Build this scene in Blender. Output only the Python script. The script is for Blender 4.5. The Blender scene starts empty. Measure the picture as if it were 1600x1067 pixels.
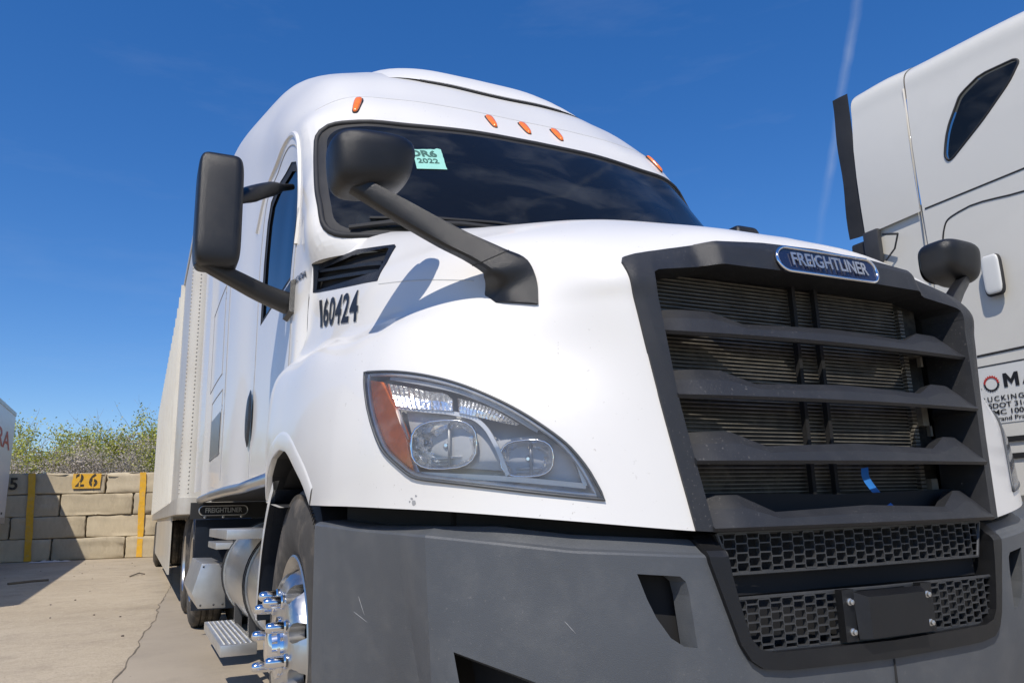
import bpy, bmesh, math, random
import numpy as np
from mathutils import Vector, Matrix
from mathutils.bvhtree import BVHTree

# ------------------------------------------------------------------ camera, sky, sun, exposure
SC = bpy.context.scene
COL = SC.collection
G = 0.08                                   # ground level
CAM = Vector((-1.664, -1.404, 1.03))
cam_data = bpy.data.cameras.new('camera')
cam_data.sensor_width = 36.0
cam_data.lens = 1207.35 / 1600 * 36.0
cam_data.clip_start = 0.05
cam_data.clip_end = 3000.0
cam = bpy.data.objects.new('camera', cam_data)
COL.objects.link(cam)
_y, _p, _r = math.radians(25.532), math.radians(12.517), math.radians(-1.607)
_f = Vector((math.sin(_y) * math.cos(_p), math.cos(_y) * math.cos(_p), math.sin(_p)))
_rt = Vector((math.cos(_y), -math.sin(_y), 0))
_up = _rt.cross(_f)
_r2 = _rt * math.cos(_r) + _up * math.sin(_r)
_u2 = -_rt * math.sin(_r) + _up * math.cos(_r)
cam.matrix_world = Matrix(((_r2.x, _u2.x, -_f.x, CAM.x), (_r2.y, _u2.y, -_f.y, CAM.y), (_r2.z, _u2.z, -_f.z, CAM.z), (0, 0, 0, 1)))
SC.camera = cam

SUN = Vector((-0.49, -0.60, 1.0)).normalized()      # towards the sun
world = bpy.data.worlds.new('World')
SC.world = world
world.use_nodes = True
wn, wl = world.node_tree.nodes, world.node_tree.links
wn.clear()
sky = wn.new('ShaderNodeTexSky')
sky.sky_type = 'NISHITA'
sky.sun_disc = False
sky.sun_elevation = math.asin(SUN.z)
sky.sun_rotation = math.atan2(SUN.x, SUN.y)
sky.altitude = 100
sky.air_density = 0.96
sky.dust_density = 0.1
sky.ozone_density = 5.0
hsv = wn.new('ShaderNodeHueSaturation')
hsv.inputs['Saturation'].default_value = 1.41
hsv.inputs['Hue'].default_value = 0.512
hsv.inputs['Value'].default_value = 1.29
gam = wn.new('ShaderNodeGamma')
gam.inputs[1].default_value = 0.81
bg = wn.new('ShaderNodeBackground')
bg.inputs['Strength'].default_value = 0.145
wo = wn.new('ShaderNodeOutputWorld')
wl.new(sky.outputs[0], gam.inputs[0])
wl.new(gam.outputs[0], hsv.inputs['Color'])
wl.new(bg.outputs[0], wo.inputs[0])
# a thin old contrail high up in the air and faint cirrus, as a function of direction
def wmath(op, a, b=None, c=None, clamp=False):
    n = wn.new('ShaderNodeMath'); n.operation = op; n.use_clamp = clamp
    for i, v in enumerate((a, b, c)):
        if v is None: continue
        if isinstance(v, (int, float)): n.inputs[i].default_value = v
        else: wl.new(v, n.inputs[i])
    return n.outputs[0]
def wvec(op, a, b):
    n = wn.new('ShaderNodeVectorMath'); n.operation = op
    wl.new(a, n.inputs[0])
    if isinstance(b, (tuple, list, Vector)): n.inputs[1].default_value = tuple(b)
    else: wl.new(b, n.inputs[1])
    return n.outputs['Value'] if op == 'DOT_PRODUCT' else n.outputs[0]
tc = wn.new('ShaderNodeTexCoord')
wdir = tc.outputs['Generated']
c0, c1 = Vector((0.673, 0.507, 0.538)).normalized(), Vector((0.707, 0.609, 0.36)).normalized()
cn = c0.cross(c1).normalized()
nz = wn.new('ShaderNodeTexNoise'); nz.inputs['Scale'].default_value = 14; nz.inputs['Detail'].default_value = 5
wl.new(wdir, nz.inputs['Vector'])
dist = wvec('DOT_PRODUCT', wdir, cn)
dist = wmath('ADD', dist, wmath('MULTIPLY', wmath('SUBTRACT', nz.outputs['Fac'], 0.5), 0.012))
band = wmath('SUBTRACT', 1.0, wmath('DIVIDE', wmath('ABSOLUTE', dist), 0.007), clamp=True)
along = wvec('DOT_PRODUCT', wdir, Vector((0, 0, 1)))
fade = wmath('MULTIPLY', wmath('SUBTRACT', along, 0.27), 7.0, clamp=True)
front = wmath('GREATER_THAN', wvec('DOT_PRODUCT', wdir, c0), 0.5)
nz2 = wn.new('ShaderNodeTexNoise'); nz2.inputs['Scale'].default_value = 30; nz2.inputs['Detail'].default_value = 4
wl.new(wdir, nz2.inputs['Vector'])
trail = wmath('MULTIPLY', wmath('MULTIPLY', band, fade), wmath('MULTIPLY', front, wmath('MULTIPLY', nz2.outputs['Fac'], 0.30)))
mp = wn.new('ShaderNodeMapping'); mp.inputs['Scale'].default_value = (1.6, 1.6, 7.0)
mp.inputs['Rotation'].default_value = (0.3, 0.5, 0.2)
wl.new(wdir, mp.inputs['Vector'])
nz3 = wn.new('ShaderNodeTexNoise'); nz3.inputs['Scale'].default_value = 2.2; nz3.inputs['Detail'].default_value = 6; nz3.inputs['Roughness'].default_value = 0.6
wl.new(mp.outputs[0], nz3.inputs['Vector'])
cirrus = wmath('MULTIPLY', wmath('SUBTRACT', nz3.outputs['Fac'], 0.56, clamp=True), 0.22)
mixf = wmath('ADD', trail, cirrus, clamp=True)
wmix = wn.new('ShaderNodeMix'); wmix.data_type = 'RGBA'
wl.new(mixf, wmix.inputs[0]); wl.new(hsv.outputs[0], wmix.inputs[6]); wmix.inputs[7].default_value = (4.4, 4.8, 5.4, 1)
wl.new(wmix.outputs[2], bg.inputs['Color'])

sun_data = bpy.data.lights.new('sun', 'SUN')
sun_data.energy = 4.3
sun_data.angle = math.radians(0.53)
sun_data.color = (1.0, 0.93, 0.83)
sun = bpy.data.objects.new('sun', sun_data)
sun.rotation_euler = SUN.to_track_quat('Z', 'Y').to_euler()
sun.location = (-20, -30, 40)
COL.objects.link(sun)
SC.view_settings.view_transform = 'Standard'
SC.view_settings.look = 'None'
SC.view_settings.exposure = 0.0
SC.view_settings.gamma = 1.0
SC.view_settings.use_curve_mapping = False
SC.cycles.max_bounces = 10
SC.cycles.transparent_max_bounces = 16
SC.cycles.sample_clamp_indirect = 6.0

random.seed(7)
RNG = np.random.default_rng(11)

# ------------------------------------------------------------------ materials
def node(nt, typ, **kw):
    n = nt.nodes.new(typ)
    for k, v in kw.items(): setattr(n, k, v)
    return n
def mat(name, color, rough=0.5, specks=None, metal=0.0, coat=0.0, coat_rough=0.05, var=0.0, var_scale=6.0, bump=0.0, bump_scale=60.0,
        dirt=None, dirt_amt=0.0, dirt_scale=4.0, spec=0.5, rough_var=0.0, stretch=None, alpha=None):
    m = bpy.data.materials.new(name); m.use_nodes = True
    nt = m.node_tree; b = nt.nodes['Principled BSDF']
    b.inputs['Base Color'].default_value = (*color, 1)
    b.inputs['Roughness'].default_value = rough
    b.inputs['Metallic'].default_value = metal
    b.inputs['Coat Weight'].default_value = coat
    b.inputs['Coat Roughness'].default_value = coat_rough
    b.inputs['Specular IOR Level'].default_value = spec
    tc = node(nt, 'ShaderNodeTexCoord')
    vec = tc.outputs['Object']
    if stretch:
        mpn = node(nt, 'ShaderNodeMapping'); mpn.inputs['Scale'].default_value = stretch
        nt.links.new(vec, mpn.inputs['Vector']); vec = mpn.outputs[0]
    col = None
    if var > 0:
        n = node(nt, 'ShaderNodeTexNoise'); n.inputs['Scale'].default_value = var_scale; n.inputs['Detail'].default_value = 6
        nt.links.new(vec, n.inputs['Vector'])
        r = node(nt, 'ShaderNodeMapRange'); r.inputs[1].default_value = 0.25; r.inputs[2].default_value = 0.75
        r.inputs[3].default_value = 1 - var; r.inputs[4].default_value = 1 + var
        nt.links.new(n.outputs['Fac'], r.inputs[0])
        mx = node(nt, 'ShaderNodeMix', data_type='RGBA', blend_type='MULTIPLY'); mx.inputs[0].default_value = 1
        mx.inputs[6].default_value = (*color, 1); nt.links.new(r.outputs[0], mx.inputs[7])
        col = mx.outputs[2]
    if dirt and dirt_amt > 0:
        n = node(nt, 'ShaderNodeTexNoise'); n.inputs['Scale'].default_value = dirt_scale; n.inputs['Detail'].default_value = 8; n.inputs['Roughness'].default_value = 0.65
        nt.links.new(vec, n.inputs['Vector'])
        r = node(nt, 'ShaderNodeMapRange'); r.inputs[1].default_value = 0.48; r.inputs[2].default_value = 0.75
        r.inputs[3].default_value = 0; r.inputs[4].default_value = dirt_amt
        nt.links.new(n.outputs['Fac'], r.inputs[0])
        mx = node(nt, 'ShaderNodeMix', data_type='RGBA')
        nt.links.new(r.outputs[0], mx.inputs[0])
        if col: nt.links.new(col, mx.inputs[6])
        else: mx.inputs[6].default_value = (*color, 1)
        mx.inputs[7].default_value = (*dirt, 1)
        col = mx.outputs[2]
    if specks:
        sc_, sa_, ss_, st_ = specks
        n = node(nt, 'ShaderNodeTexNoise'); n.inputs['Scale'].default_value = ss_; n.inputs['Detail'].default_value = 2
        nt.links.new(tc.outputs['Object'], n.inputs['Vector'])
        n2 = node(nt, 'ShaderNodeTexNoise'); n2.inputs['Scale'].default_value = 3.5; n2.inputs['Detail'].default_value = 3
        nt.links.new(tc.outputs['Object'], n2.inputs['Vector'])
        r = node(nt, 'ShaderNodeMapRange'); r.inputs[1].default_value = st_; r.inputs[2].default_value = st_ + .05; r.inputs[4].default_value = sa_
        nt.links.new(n.outputs['Fac'], r.inputs[0])
        r2 = node(nt, 'ShaderNodeMapRange'); r2.inputs[1].default_value = .42; r2.inputs[2].default_value = .62
        nt.links.new(n2.outputs['Fac'], r2.inputs[0])
        mm = node(nt, 'ShaderNodeMath', operation='MULTIPLY'); nt.links.new(r.outputs[0], mm.inputs[0]); nt.links.new(r2.outputs[0], mm.inputs[1])
        mx = node(nt, 'ShaderNodeMix', data_type='RGBA'); nt.links.new(mm.outputs[0], mx.inputs[0])
        if col: nt.links.new(col, mx.inputs[6])
        else: mx.inputs[6].default_value = (*color, 1)
        mx.inputs[7].default_value = (*sc_, 1); col = mx.outputs[2]
    if col: nt.links.new(col, b.inputs['Base Color'])
    if rough_var > 0:
        n = node(nt, 'ShaderNodeTexNoise'); n.inputs['Scale'].default_value = var_scale * 2.3; n.inputs['Detail'].default_value = 5
        nt.links.new(vec, n.inputs['Vector'])
        r = node(nt, 'ShaderNodeMapRange'); r.inputs[3].default_value = max(0, rough - rough_var); r.inputs[4].default_value = min(1, rough + rough_var)
        nt.links.new(n.outputs['Fac'], r.inputs[0]); nt.links.new(r.outputs[0], b.inputs['Roughness'])
    if bump > 0:
        n = node(nt, 'ShaderNodeTexNoise'); n.inputs['Scale'].default_value = bump_scale; n.inputs['Detail'].default_value = 4
        nt.links.new(vec, n.inputs['Vector'])
        bp = node(nt, 'ShaderNodeBump'); bp.inputs['Strength'].default_value = min(1, bump); bp.inputs['Distance'].default_value = 0.004
        nt.links.new(n.outputs['Fac'], bp.inputs['Height']); nt.links.new(bp.outputs[0], b.inputs['Normal'])
    return m

def glass_mat(name, tint, haze=0.0, haze_col=(.5, .5, .5), ior=1.5, smear=0.0, smear_scale=3.0, rough=0.0):
    """thin glazing: fresnel reflection over a tinted see-through pane, with a thin film for dust and painted reflections"""
    m = bpy.data.materials.new(name); m.use_nodes = True
    nt = m.node_tree; nt.nodes.clear()
    out = node(nt, 'ShaderNodeOutputMaterial')
    tr = node(nt, 'ShaderNodeBsdfTransparent'); tr.inputs[0].default_value = (*tint, 1)
    gl = node(nt, 'ShaderNodeBsdfGlossy'); gl.inputs['Roughness'].default_value = rough
    fr = node(nt, 'ShaderNodeFresnel'); fr.inputs['IOR'].default_value = ior
    mx = node(nt, 'ShaderNodeMixShader')
    nt.links.new(fr.outputs[0], mx.inputs[0]); nt.links.new(tr.outputs[0], mx.inputs[1]); nt.links.new(gl.outputs[0], mx.inputs[2])
    df = node(nt, 'ShaderNodeBsdfDiffuse'); df.inputs[0].default_value = (*haze_col, 1)
    m2 = node(nt, 'ShaderNodeMixShader')
    nt.links.new(mx.outputs[0], m2.inputs[1]); nt.links.new(df.outputs[0], m2.inputs[2])
    m2.inputs[0].default_value = haze
    if smear > 0:
        tc = node(nt, 'ShaderNodeTexCoord'); mp = node(nt, 'ShaderNodeMapping'); mp.inputs['Scale'].default_value = (1, 1, 2.2); mp.inputs['Rotation'].default_value = (0, .5, 0)
        nt.links.new(tc.outputs['Object'], mp.inputs[0])
        n = node(nt, 'ShaderNodeTexNoise'); n.inputs['Scale'].default_value = smear_scale; n.inputs['Detail'].default_value = 7; n.inputs['Roughness'].default_value = 0.55; n.inputs['Distortion'].default_value = 0.8
        nt.links.new(mp.outputs[0], n.inputs['Vector'])
        r = node(nt, 'ShaderNodeMapRange'); r.inputs[1].default_value = 0.46; r.inputs[2].default_value = 0.72
        r.inputs[3].default_value = haze; r.inputs[4].default_value = haze + smear
        nt.links.new(n.outputs['Fac'], r.inputs[0]); nt.links.new(r.outputs[0], m2.inputs[0])
    nt.links.new(m2.outputs[0], out.inputs[0])
    return m

M = {}
M['white'] = mat('white_paint', (.765, .745, .705), .38, coat=.42, coat_rough=.06, specks=((.30, .26, .20), .5, 95, .70), var=.02, var_scale=1.3, dirt=(.60, .55, .44), dirt_amt=.06, dirt_scale=1.7, rough_var=.06)
M['roof'] = mat('roof_white', (.765, .745, .705), .42, coat=.25, coat_rough=.15, var=.03, var_scale=2)
M['black'] = mat('black_plastic', (.009, .0092, .010), .36, var=.2, var_scale=9, bump=.3, bump_scale=900, rough_var=.08, dirt=(.05, .047, .043), dirt_amt=.12, dirt_scale=14, spec=.48)
M['grille'] = mat('grille_plastic', (.021, .022, .025), .46, specks=((.16, .15, .14), .6, 160, .66), var=.15, var_scale=8, bump=.3, bump_scale=700, dirt=(.12, .115, .11), dirt_amt=.12, dirt_scale=11, rough_var=.08)
M['mesh'] = mat('mesh_plastic', (.045, .047, .05), .4, dirt=(.10, .095, .09), dirt_amt=.4, dirt_scale=30)
M['bumper'] = mat('grey_bumper_plastic', (.080, .087, .096), .46, specks=((.26, .25, .24), .28, 130, .67), var=.10, var_scale=3, bump=.3, bump_scale=600, dirt=(.17, .17, .165), dirt_amt=.30, dirt_scale=9, rough_var=.07)
M['seal'] = mat('grey_seal', (.07, .075, .08), .45)
M['rubber'] = mat('rubber', (.018, .018, .019), .65, var=.2, var_scale=12)
M['void'] = mat('dark_inside', (.010, .010, .011), .8)
M['interior'] = mat('cab_trim', (.11, .11, .115), .7, var=.2, var_scale=5)
M['amber'] = mat('amber_lens', (1.0, .21, .018), .16, coat=.6, spec=.6, var=.15, var_scale=40)
M['chrome'] = mat('chrome', (.80, .80, .81), .09, metal=1, rough_var=.03)
M['alu'] = mat('aluminium', (.60, .60, .585), .38, metal=.85, var=.08, var_scale=9, rough_var=.10, dirt=(.40, .36, .30), dirt_amt=.35, dirt_scale=8)
M['alu_polish'] = mat('polished_aluminium', (.58, .575, .56), .33, metal=1, rough_var=.10, var=.06, var_scale=14, dirt=(.42, .39, .34), dirt_amt=.25, dirt_scale=14)
M['steel'] = mat('painted_steel', (.04, .04, .042), .5, var=.2)
M['tyre'] = mat('tyre_rubber', (.05, .045, .039), .8, var=.25, var_scale=20, dirt=(.20, .168, .13), dirt_amt=.85, dirt_scale=9, bump=.3, bump_scale=180)
M['housing'] = mat('lamp_housing', (.66, .66, .66), .34, metal=.35, rough_var=.05)
M['housing_dark'] = mat('lamp_housing_dark', (.40, .41, .42), .38, metal=.2)
M['reflector'] = mat('lamp_reflector', (.90, .91, .92), .16, metal=.9, bump=1.0, bump_scale=45)
M['lens'] = glass_mat('lamp_lens', (1, 1, 1), haze=.05, haze_col=(.88, .88, .88), smear=.06, ior=1.42, smear_scale=9)  # haze film whitens the lens: dust plus reflected sky painted in
M['windshield'] = glass_mat('windshield_glass', (.50, .55, .54), haze=.012, haze_col=(.44, .45, .43), smear=.055, smear_scale=2.8, ior=1.45)  # smear film: dirt plus cloud-like reflections painted in
M['sideglass'] = glass_mat('side_glass', (.30, .33, .34), haze=.01, ior=1.75)
M['emblem_blue'] = mat('emblem_blue', (.012, .018, .05), .25, coat=.5)
M['number'] = mat('black_vinyl', (.014, .014, .016), .4)
M['number_edge'] = mat('vinyl_edge', (.62, .62, .60), .4)
M['sticker'] = mat('green_sticker', (.30, .62, .52), .5, var=.06, var_scale=30)
M['ink'] = mat('sticker_ink', (.05, .13, .10), .5)
M['core'] = mat('radiator_core', (.013, .012, .010), .55, metal=.3, var=.35, var_scale=25, dirt=(.14, .125, .10), dirt_amt=.6, dirt_scale=14)
M['fin'] = mat('radiator_fin', (.16, .146, .12), .5, metal=.1, var=.4, var_scale=22, dirt=(.05, .045, .04), dirt_amt=.9, dirt_scale=9)
M['blue'] = mat('blue_strap', (.02, .16, .50), .55, var=.15, var_scale=30)
M['post'] = mat('trailer_post_lit', (.66, .64, .58), .42, dirt=(.40, .34, .26), dirt_amt=.3, dirt_scale=2)  # paler than the body, painting in the sunlit post edges
M['trailer'] = mat('trailer_side_paint', (.56, .535, .475), .42, var=.05, var_scale=2, dirt=(.36, .30, .23), dirt_amt=.35, dirt_scale=1.6, coat=.15)  # kept darker than the posts, rib contrast put into the colour
M['trailer_rail'] = mat('trailer_rail', (.52, .49, .43), .45, metal=.25, dirt=(.30, .23, .16), dirt_amt=.5, dirt_scale=3)
M['grey_paint'] = mat('grey_paint', (.66, .64, .58), .38, coat=.28, coat_rough=.10, var=.02, var_scale=1.5, dirt=(.42, .40, .36), dirt_amt=.15, dirt_scale=2)
M['soft_seam'] = mat('soft_joint', (.30, .30, .30), .8)  # softened grey for joint lines
M['crease_line'] = mat('faint_crease', (.50, .50, .49), .7)  # grey for thin lines drawn along creases
M['scratch'] = mat('scratch_mark', (.34, .34, .34), .6)
M['seam'] = mat('panel_gap', (.02, .02, .02), .8)
M['decal'] = mat('decal_white', (.66, .66, .63), .4)
M['red'] = mat('red_print', (.45, .03, .02), .45)
M['yellow'] = mat('yellow_paint', (.74, .41, .025), .7, var=.10, var_scale=10, dirt=(.42, .36, .26), dirt_amt=.45, dirt_scale=9)
M['stencil'] = mat('stencil_black', (.035, .03, .024), .8, dirt=(.3, .2, .05), dirt_amt=.5, dirt_scale=18)
M['litter'] = mat('litter_plastic', (.62, .61, .58), .5)
M['mud_guard'] = mat('splash_guard', (.015, .02, .03), .18, coat=.3)

# ------------------------------------------------------------------ mesh helpers
def make(name, V, F, m, parent=None, smooth=True, sharp=None, mats=None):
    me = bpy.data.meshes.new(name)
    me.from_pydata([tuple(map(float, v)) for v in V], [], [tuple(int(i) for i in f) for f in F])
    me.update()
    if sharp is not None and smooth:
        bm = bmesh.new(); bm.from_mesh(me)
        for e in bm.edges:
            if len(e.link_faces) == 2 and e.calc_face_angle(0) > math.radians(sharp): e.smooth = False
        bm.to_mesh(me); bm.free()
    if smooth: me.polygons.foreach_set('use_smooth', [True] * len(me.polygons))
    me.materials.append(M[m] if isinstance(m, str) else m)
    return link(name, me, parent)
def link(name, me, parent=None):
    o = bpy.data.objects.new(name, me); COL.objects.link(o)
    if parent is not None:
        o.parent = parent
        if parent.type == 'EMPTY': o.matrix_parent_inverse = Matrix.Translation(-parent.location)
    return o
def root_loc(o):
    l = Vector((0, 0, 0))
    while o is not None:
        l = l + o.location; o = o.parent
    return l
def thing(name, label, cat, loc=(0, 0, 0), group=None):
    o = bpy.data.objects.new(name, None); COL.objects.link(o)
    o.location = loc; o.empty_display_size = .3
    o['label'] = label; o['category'] = cat
    if group: o['group'] = group
    return o
class MB:
    """collects shapes into one mesh"""
    def __init__(s): s.V = []; s.F = []
    def add(s, V, F):
        n = len(s.V); s.V += [tuple(v) for v in V]; s.F += [tuple(i + n for i in f) for f in F]; return s
    def box(s, a, b):
        x0, y0, z0 = a; x1, y1, z1 = b
        return s.add([(x0, y0, z0), (x1, y0, z0), (x1, y1, z0), (x0, y1, z0), (x0, y0, z1), (x1, y0, z1), (x1, y1, z1), (x0, y1, z1)],
                     [(3, 2, 1, 0), (4, 5, 6, 7), (0, 1, 5, 4), (1, 2, 6, 5), (2, 3, 7, 6), (3, 0, 4, 7)])
    def tube(s, pts, r, n=8, cap=True, flat=1.0, upv=None, sq=1.0):
        pts = [Vector(p) for p in pts]; N = len(pts)
        rr = r if isinstance(r, (list, tuple)) else [r] * N
        up = Vector(upv) if upv else Vector((0, 0, 1)); V = []; F = []
        for i, p in enumerate(pts):
            t = (pts[min(i + 1, N - 1)] - pts[max(i - 1, 0)]).normalized()
            a = up - t * up.dot(t)
            if a.length < 1e-3: a = Vector((1, 0, 0)) - t * t.x
            a.normalize(); b = t.cross(a)
            for k in range(n):
                th = 2 * math.pi * (k + .5) / n
                cs, sn = math.cos(th), math.sin(th); cs = math.copysign(abs(cs) ** sq, cs); sn = math.copysign(abs(sn) ** sq, sn)
                V.append(p + (a * sn * flat + b * cs) * rr[i])
        for i in range(N - 1):
            for k in range(n):
                F.append((i * n + k, i * n + (k + 1) % n, (i + 1) * n + (k + 1) % n, (i + 1) * n + k))
        if cap:
            F.append(tuple(range(n - 1, -1, -1))); F.append(tuple((N - 1) * n + k for k in range(n)))
        return s.add(V, F)
    def loop(s, pts, r, n=6):
        pts = [Vector(p) for p in pts]; N = len(pts); V = []; F = []
        for i, p in enumerate(pts):
            t = (pts[(i + 1) % N] - pts[i - 1]).normalized()
            a = Vector((0, 0, 1)) - t * t.z
            if a.length < .05: a = Vector((0, 1, 0)) - t * t.y
            a.normalize(); b = t.cross(a)
            for k in range(n):
                th = 2 * math.pi * (k + .5) / n
                V.append(p + (a * math.sin(th) + b * math.cos(th)) * r)
        # align rings
        for i in range(N):
            j = (i + 1) % N
            best = min(range(n), key=lambda o: sum((Vector(V[i * n + k]) - Vector(V[j * n + (k + o) % n])).length for k in range(n)))
            for k in range(n):
                F.append((i * n + k, i * n + (k + 1) % n, j * n + (k + 1 + best) % n, j * n + (k + best) % n))
        return s.add(V, F)
    def build(s, name, m, parent=None, smooth=True, sharp=30, bevel=0.0):
        if bevel > 0:
            me = bpy.data.meshes.new('t'); me.from_pydata([tuple(map(float, v)) for v in s.V], [], s.F)
            bm = bmesh.new(); bm.from_mesh(me); bmesh.ops.recalc_face_normals(bm, faces=bm.faces)
            bmesh.ops.bevel(bm, geom=[e for e in bm.edges if len(e.link_faces) == 2 and e.calc_face_angle(0) > .6], offset=bevel, segments=2, affect='EDGES', profile=.6, clamp_overlap=True)
            bm.verts.index_update()
            V = [v.co.copy() for v in bm.verts]; F = [[v.index for v in f.verts] for f in bm.faces]
            bm.free(); bpy.data.meshes.remove(me)
            return make(name, V, F, m, parent, smooth, 32)
        return make(name, s.V, s.F, m, parent, smooth, sharp)

def hermite(t, P, tn):
    t = np.asarray(t, float); P = np.asarray(P, float); n = len(t)
    h = np.diff(t); d = (P[1:] - P[:-1]) / h.reshape((-1,) + (1,) * (P.ndim - 1))
    m = np.empty_like(P); m[0] = d[0]; m[-1] = d[-1]
    for i in range(1, n - 1): m[i] = (d[i - 1] * h[i] + d[i] * h[i - 1]) / (h[i] + h[i - 1])
    i = np.clip(np.searchsorted(t, tn, side='right') - 1, 0, n - 2)
    s = ((tn - t[i]) / h[i]).reshape((-1,) + (1,) * (P.ndim - 1)); H = h[i].reshape(s.shape)
    return (2*s**3-3*s**2+1)*P[i] + (s**3-2*s**2+s)*H*m[i] + (-2*s**3+3*s**2)*P[i+1] + (s**3-s**2)*H*m[i+1]
def chord(Gd):
    d = np.linalg.norm(np.diff(Gd, axis=0), axis=-1)
    if d.ndim > 1: d = d.mean(axis=1)
    return np.concatenate([[0], np.cumsum(np.maximum(d, 1e-4))])
def resample(t, k):
    out = []
    for a, b in zip(t[:-1], t[1:]): out += list(np.linspace(a, b, k, endpoint=False))
    return np.array(out + [t[-1]])
def loft(Gd, ku, kv):
    Gd = np.asarray(Gd, float)
    tu = chord(Gd); Gd = hermite(tu, Gd, resample(tu, ku))
    Gt = Gd.transpose(1, 0, 2); tv = chord(Gt); Gt = hermite(tv, Gt, resample(tv, kv))
    return Gt.transpose(1, 0, 2)
def curve(pts, k):
    P = np.asarray(pts, float); t = chord(P); return hermite(t, P, resample(t, k))
def mirror_grid(V):
    """half grid whose first column lies on x = 0 -> whole grid"""
    Mi = V[:, :0:-1].copy(); Mi[..., 0] *= -1
    return np.concatenate([Mi, V], axis=1)
def grid_faces(nr, nc, flip=False):
    F = []
    for i in range(nr - 1):
        for j in range(nc - 1):
            f = (i * nc + j, i * nc + j + 1, (i + 1) * nc + j + 1, (i + 1) * nc + j)
            F.append(f[::-1] if flip else f)
    return F
def flat(V): return V.reshape(-1, 3), grid_faces(V.shape[0], V.shape[1])
def hull(poly):
    P = sorted(set((round(float(p[0]), 6), round(float(p[1]), 6)) for p in poly)); H = []
    for seq in (P, P[::-1]):
        h = []
        for p in seq:
            while len(h) > 1 and (h[-1][0]-h[-2][0])*(p[1]-h[-2][1]) - (h[-1][1]-h[-2][1])*(p[0]-h[-2][0]) <= 1e-9: h.pop()
            h.append(p)
        H += h[:-1]
    return [Vector(p) for p in H]
def split(V, F, poly, U, W, pred=None):
    """cut a surface along a convex outline (2-D points on axes U, W); returns (outside, inside) as (V, F)"""
    U = Vector(U); W = Vector(W)
    me = bpy.data.meshes.new('t'); me.from_pydata([tuple(map(float, v)) for v in V], [], [tuple(int(i) for i in f) for f in F])
    bm = bmesh.new(); bm.from_mesh(me); bpy.data.meshes.remove(me)
    P = hull(poly)
    area = sum(P[i - 1].x * P[i].y - P[i].x * P[i - 1].y for i in range(len(P)))
    if area < 0: P = P[::-1]
    lo = Vector((min(p.x for p in P), min(p.y for p in P))); hi = Vector((max(p.x for p in P), max(p.y for p in P)))
    def near(f):
        c = f.calc_center_median()
        if pred and not pred(c): return False
        xs = [v.co.dot(U) for v in f.verts]; ys = [v.co.dot(W) for v in f.verts]
        return max(xs) > lo.x - .01 and min(xs) < hi.x + .01 and max(ys) > lo.y - .01 and min(ys) < hi.y + .01
    for i in range(len(P)):
        a, b = P[i - 1], P[i]; d = b - a
        if d.length < 1e-6: continue
        nrm = U * d.y - W * d.x
        co = U * a.x + W * a.y
        fs = [f for f in bm.faces if near(f)]
        es = list({e for f in fs for e in f.edges}); vs = list({v for f in fs for v in f.verts})
        bmesh.ops.bisect_plane(bm, geom=fs + es + vs, dist=1e-5, plane_co=co, plane_no=nrm.normalized())
    def inside(f):
        c = f.calc_center_median()
        if pred and not pred(c): return False
        q = Vector((c.dot(U), c.dot(W)))
        return all((P[i] - P[i - 1]).cross(q - P[i - 1]) > 0 for i in range(len(P)))
    ins = [f for f in bm.faces if inside(f)]; S = set(ins)
    res = []
    for fl in ([f for f in bm.faces if f not in S], ins):
        idx = {}; VV = []; FF = []
        for f in fl:
            ff = []
            for v in f.verts:
                if v not in idx: idx[v] = len(VV); VV.append(v.co.copy())
                ff.append(idx[v])
            FF.append(ff)
        res.append((VV, FF))
    bm.free()
    return res
def rounded(poly, r=.05, n=5):
    """round the corners of an outline"""
    out = []; N = len(poly)
    for i in range(N):
        p, a, b = Vector(poly[i]), Vector(poly[i - 1]), Vector(poly[(i + 1) % N])
        u, w = (a - p), (b - p); d = min(r, u.length * .48, w.length * .48)
        p0, p1 = p + u.normalized() * d, p + w.normalized() * d
        for k in range(n + 1):
            t = k / n; out.append(tuple(p0 * (1 - t) ** 2 + p * 2 * t * (1 - t) + p1 * t * t))
    return out
def boundary(V, F):
    cnt = {}
    for f in F:
        for a, b in zip(f, list(f[1:]) + [f[0]]):
            k = (min(a, b), max(a, b)); cnt.setdefault(k, []).append((a, b))
    return [v[0] for v in cnt.values() if len(v) == 1]
def loop_pts(V, F):
    E = boundary(V, F); nx = {a: b for a, b in E}
    s = E[0][0]; out = [s]; c = nx[s]
    while c != s and len(out) < len(E) + 2: out.append(c); c = nx.get(c, s)
    return [Vector(V[i]) for i in out]
def lip(V, F, vec, keep=None):
    """strip of quads from the boundary of a surface along vec"""
    VV = []; FF = []; vec = Vector(vec)
    for a, b in boundary(V, F):
        A, B = Vector(V[a]), Vector(V[b])
        if keep and not keep((A + B) / 2): continue
        n = len(VV); VV += [A, B, B + vec, A + vec]; FF.append((n, n + 1, n + 2, n + 3))
    return VV, FF
def normals(V, F):
    V = np.array([tuple(v) for v in V]); N = np.zeros_like(V)
    for f in F:
        n = np.zeros(3)
        for i in range(1, len(f) - 1): n += np.cross(V[f[i]] - V[f[0]], V[f[i + 1]] - V[f[0]])
        for i in f: N[i] += n
    L = np.linalg.norm(N, axis=1, keepdims=True); return V, N / np.where(L < 1e-12, 1, L)
def offset(V, F, d):
    V, N = normals(V, F); return V + N * d, F
def oriented(V, F, ref):
    """make faces look away from ref"""
    V2, N = normals(V, F)
    if ((V2 - np.array(ref)) * N).sum() < 0: F = [tuple(f)[::-1] for f in F]
    return V, F
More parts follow.
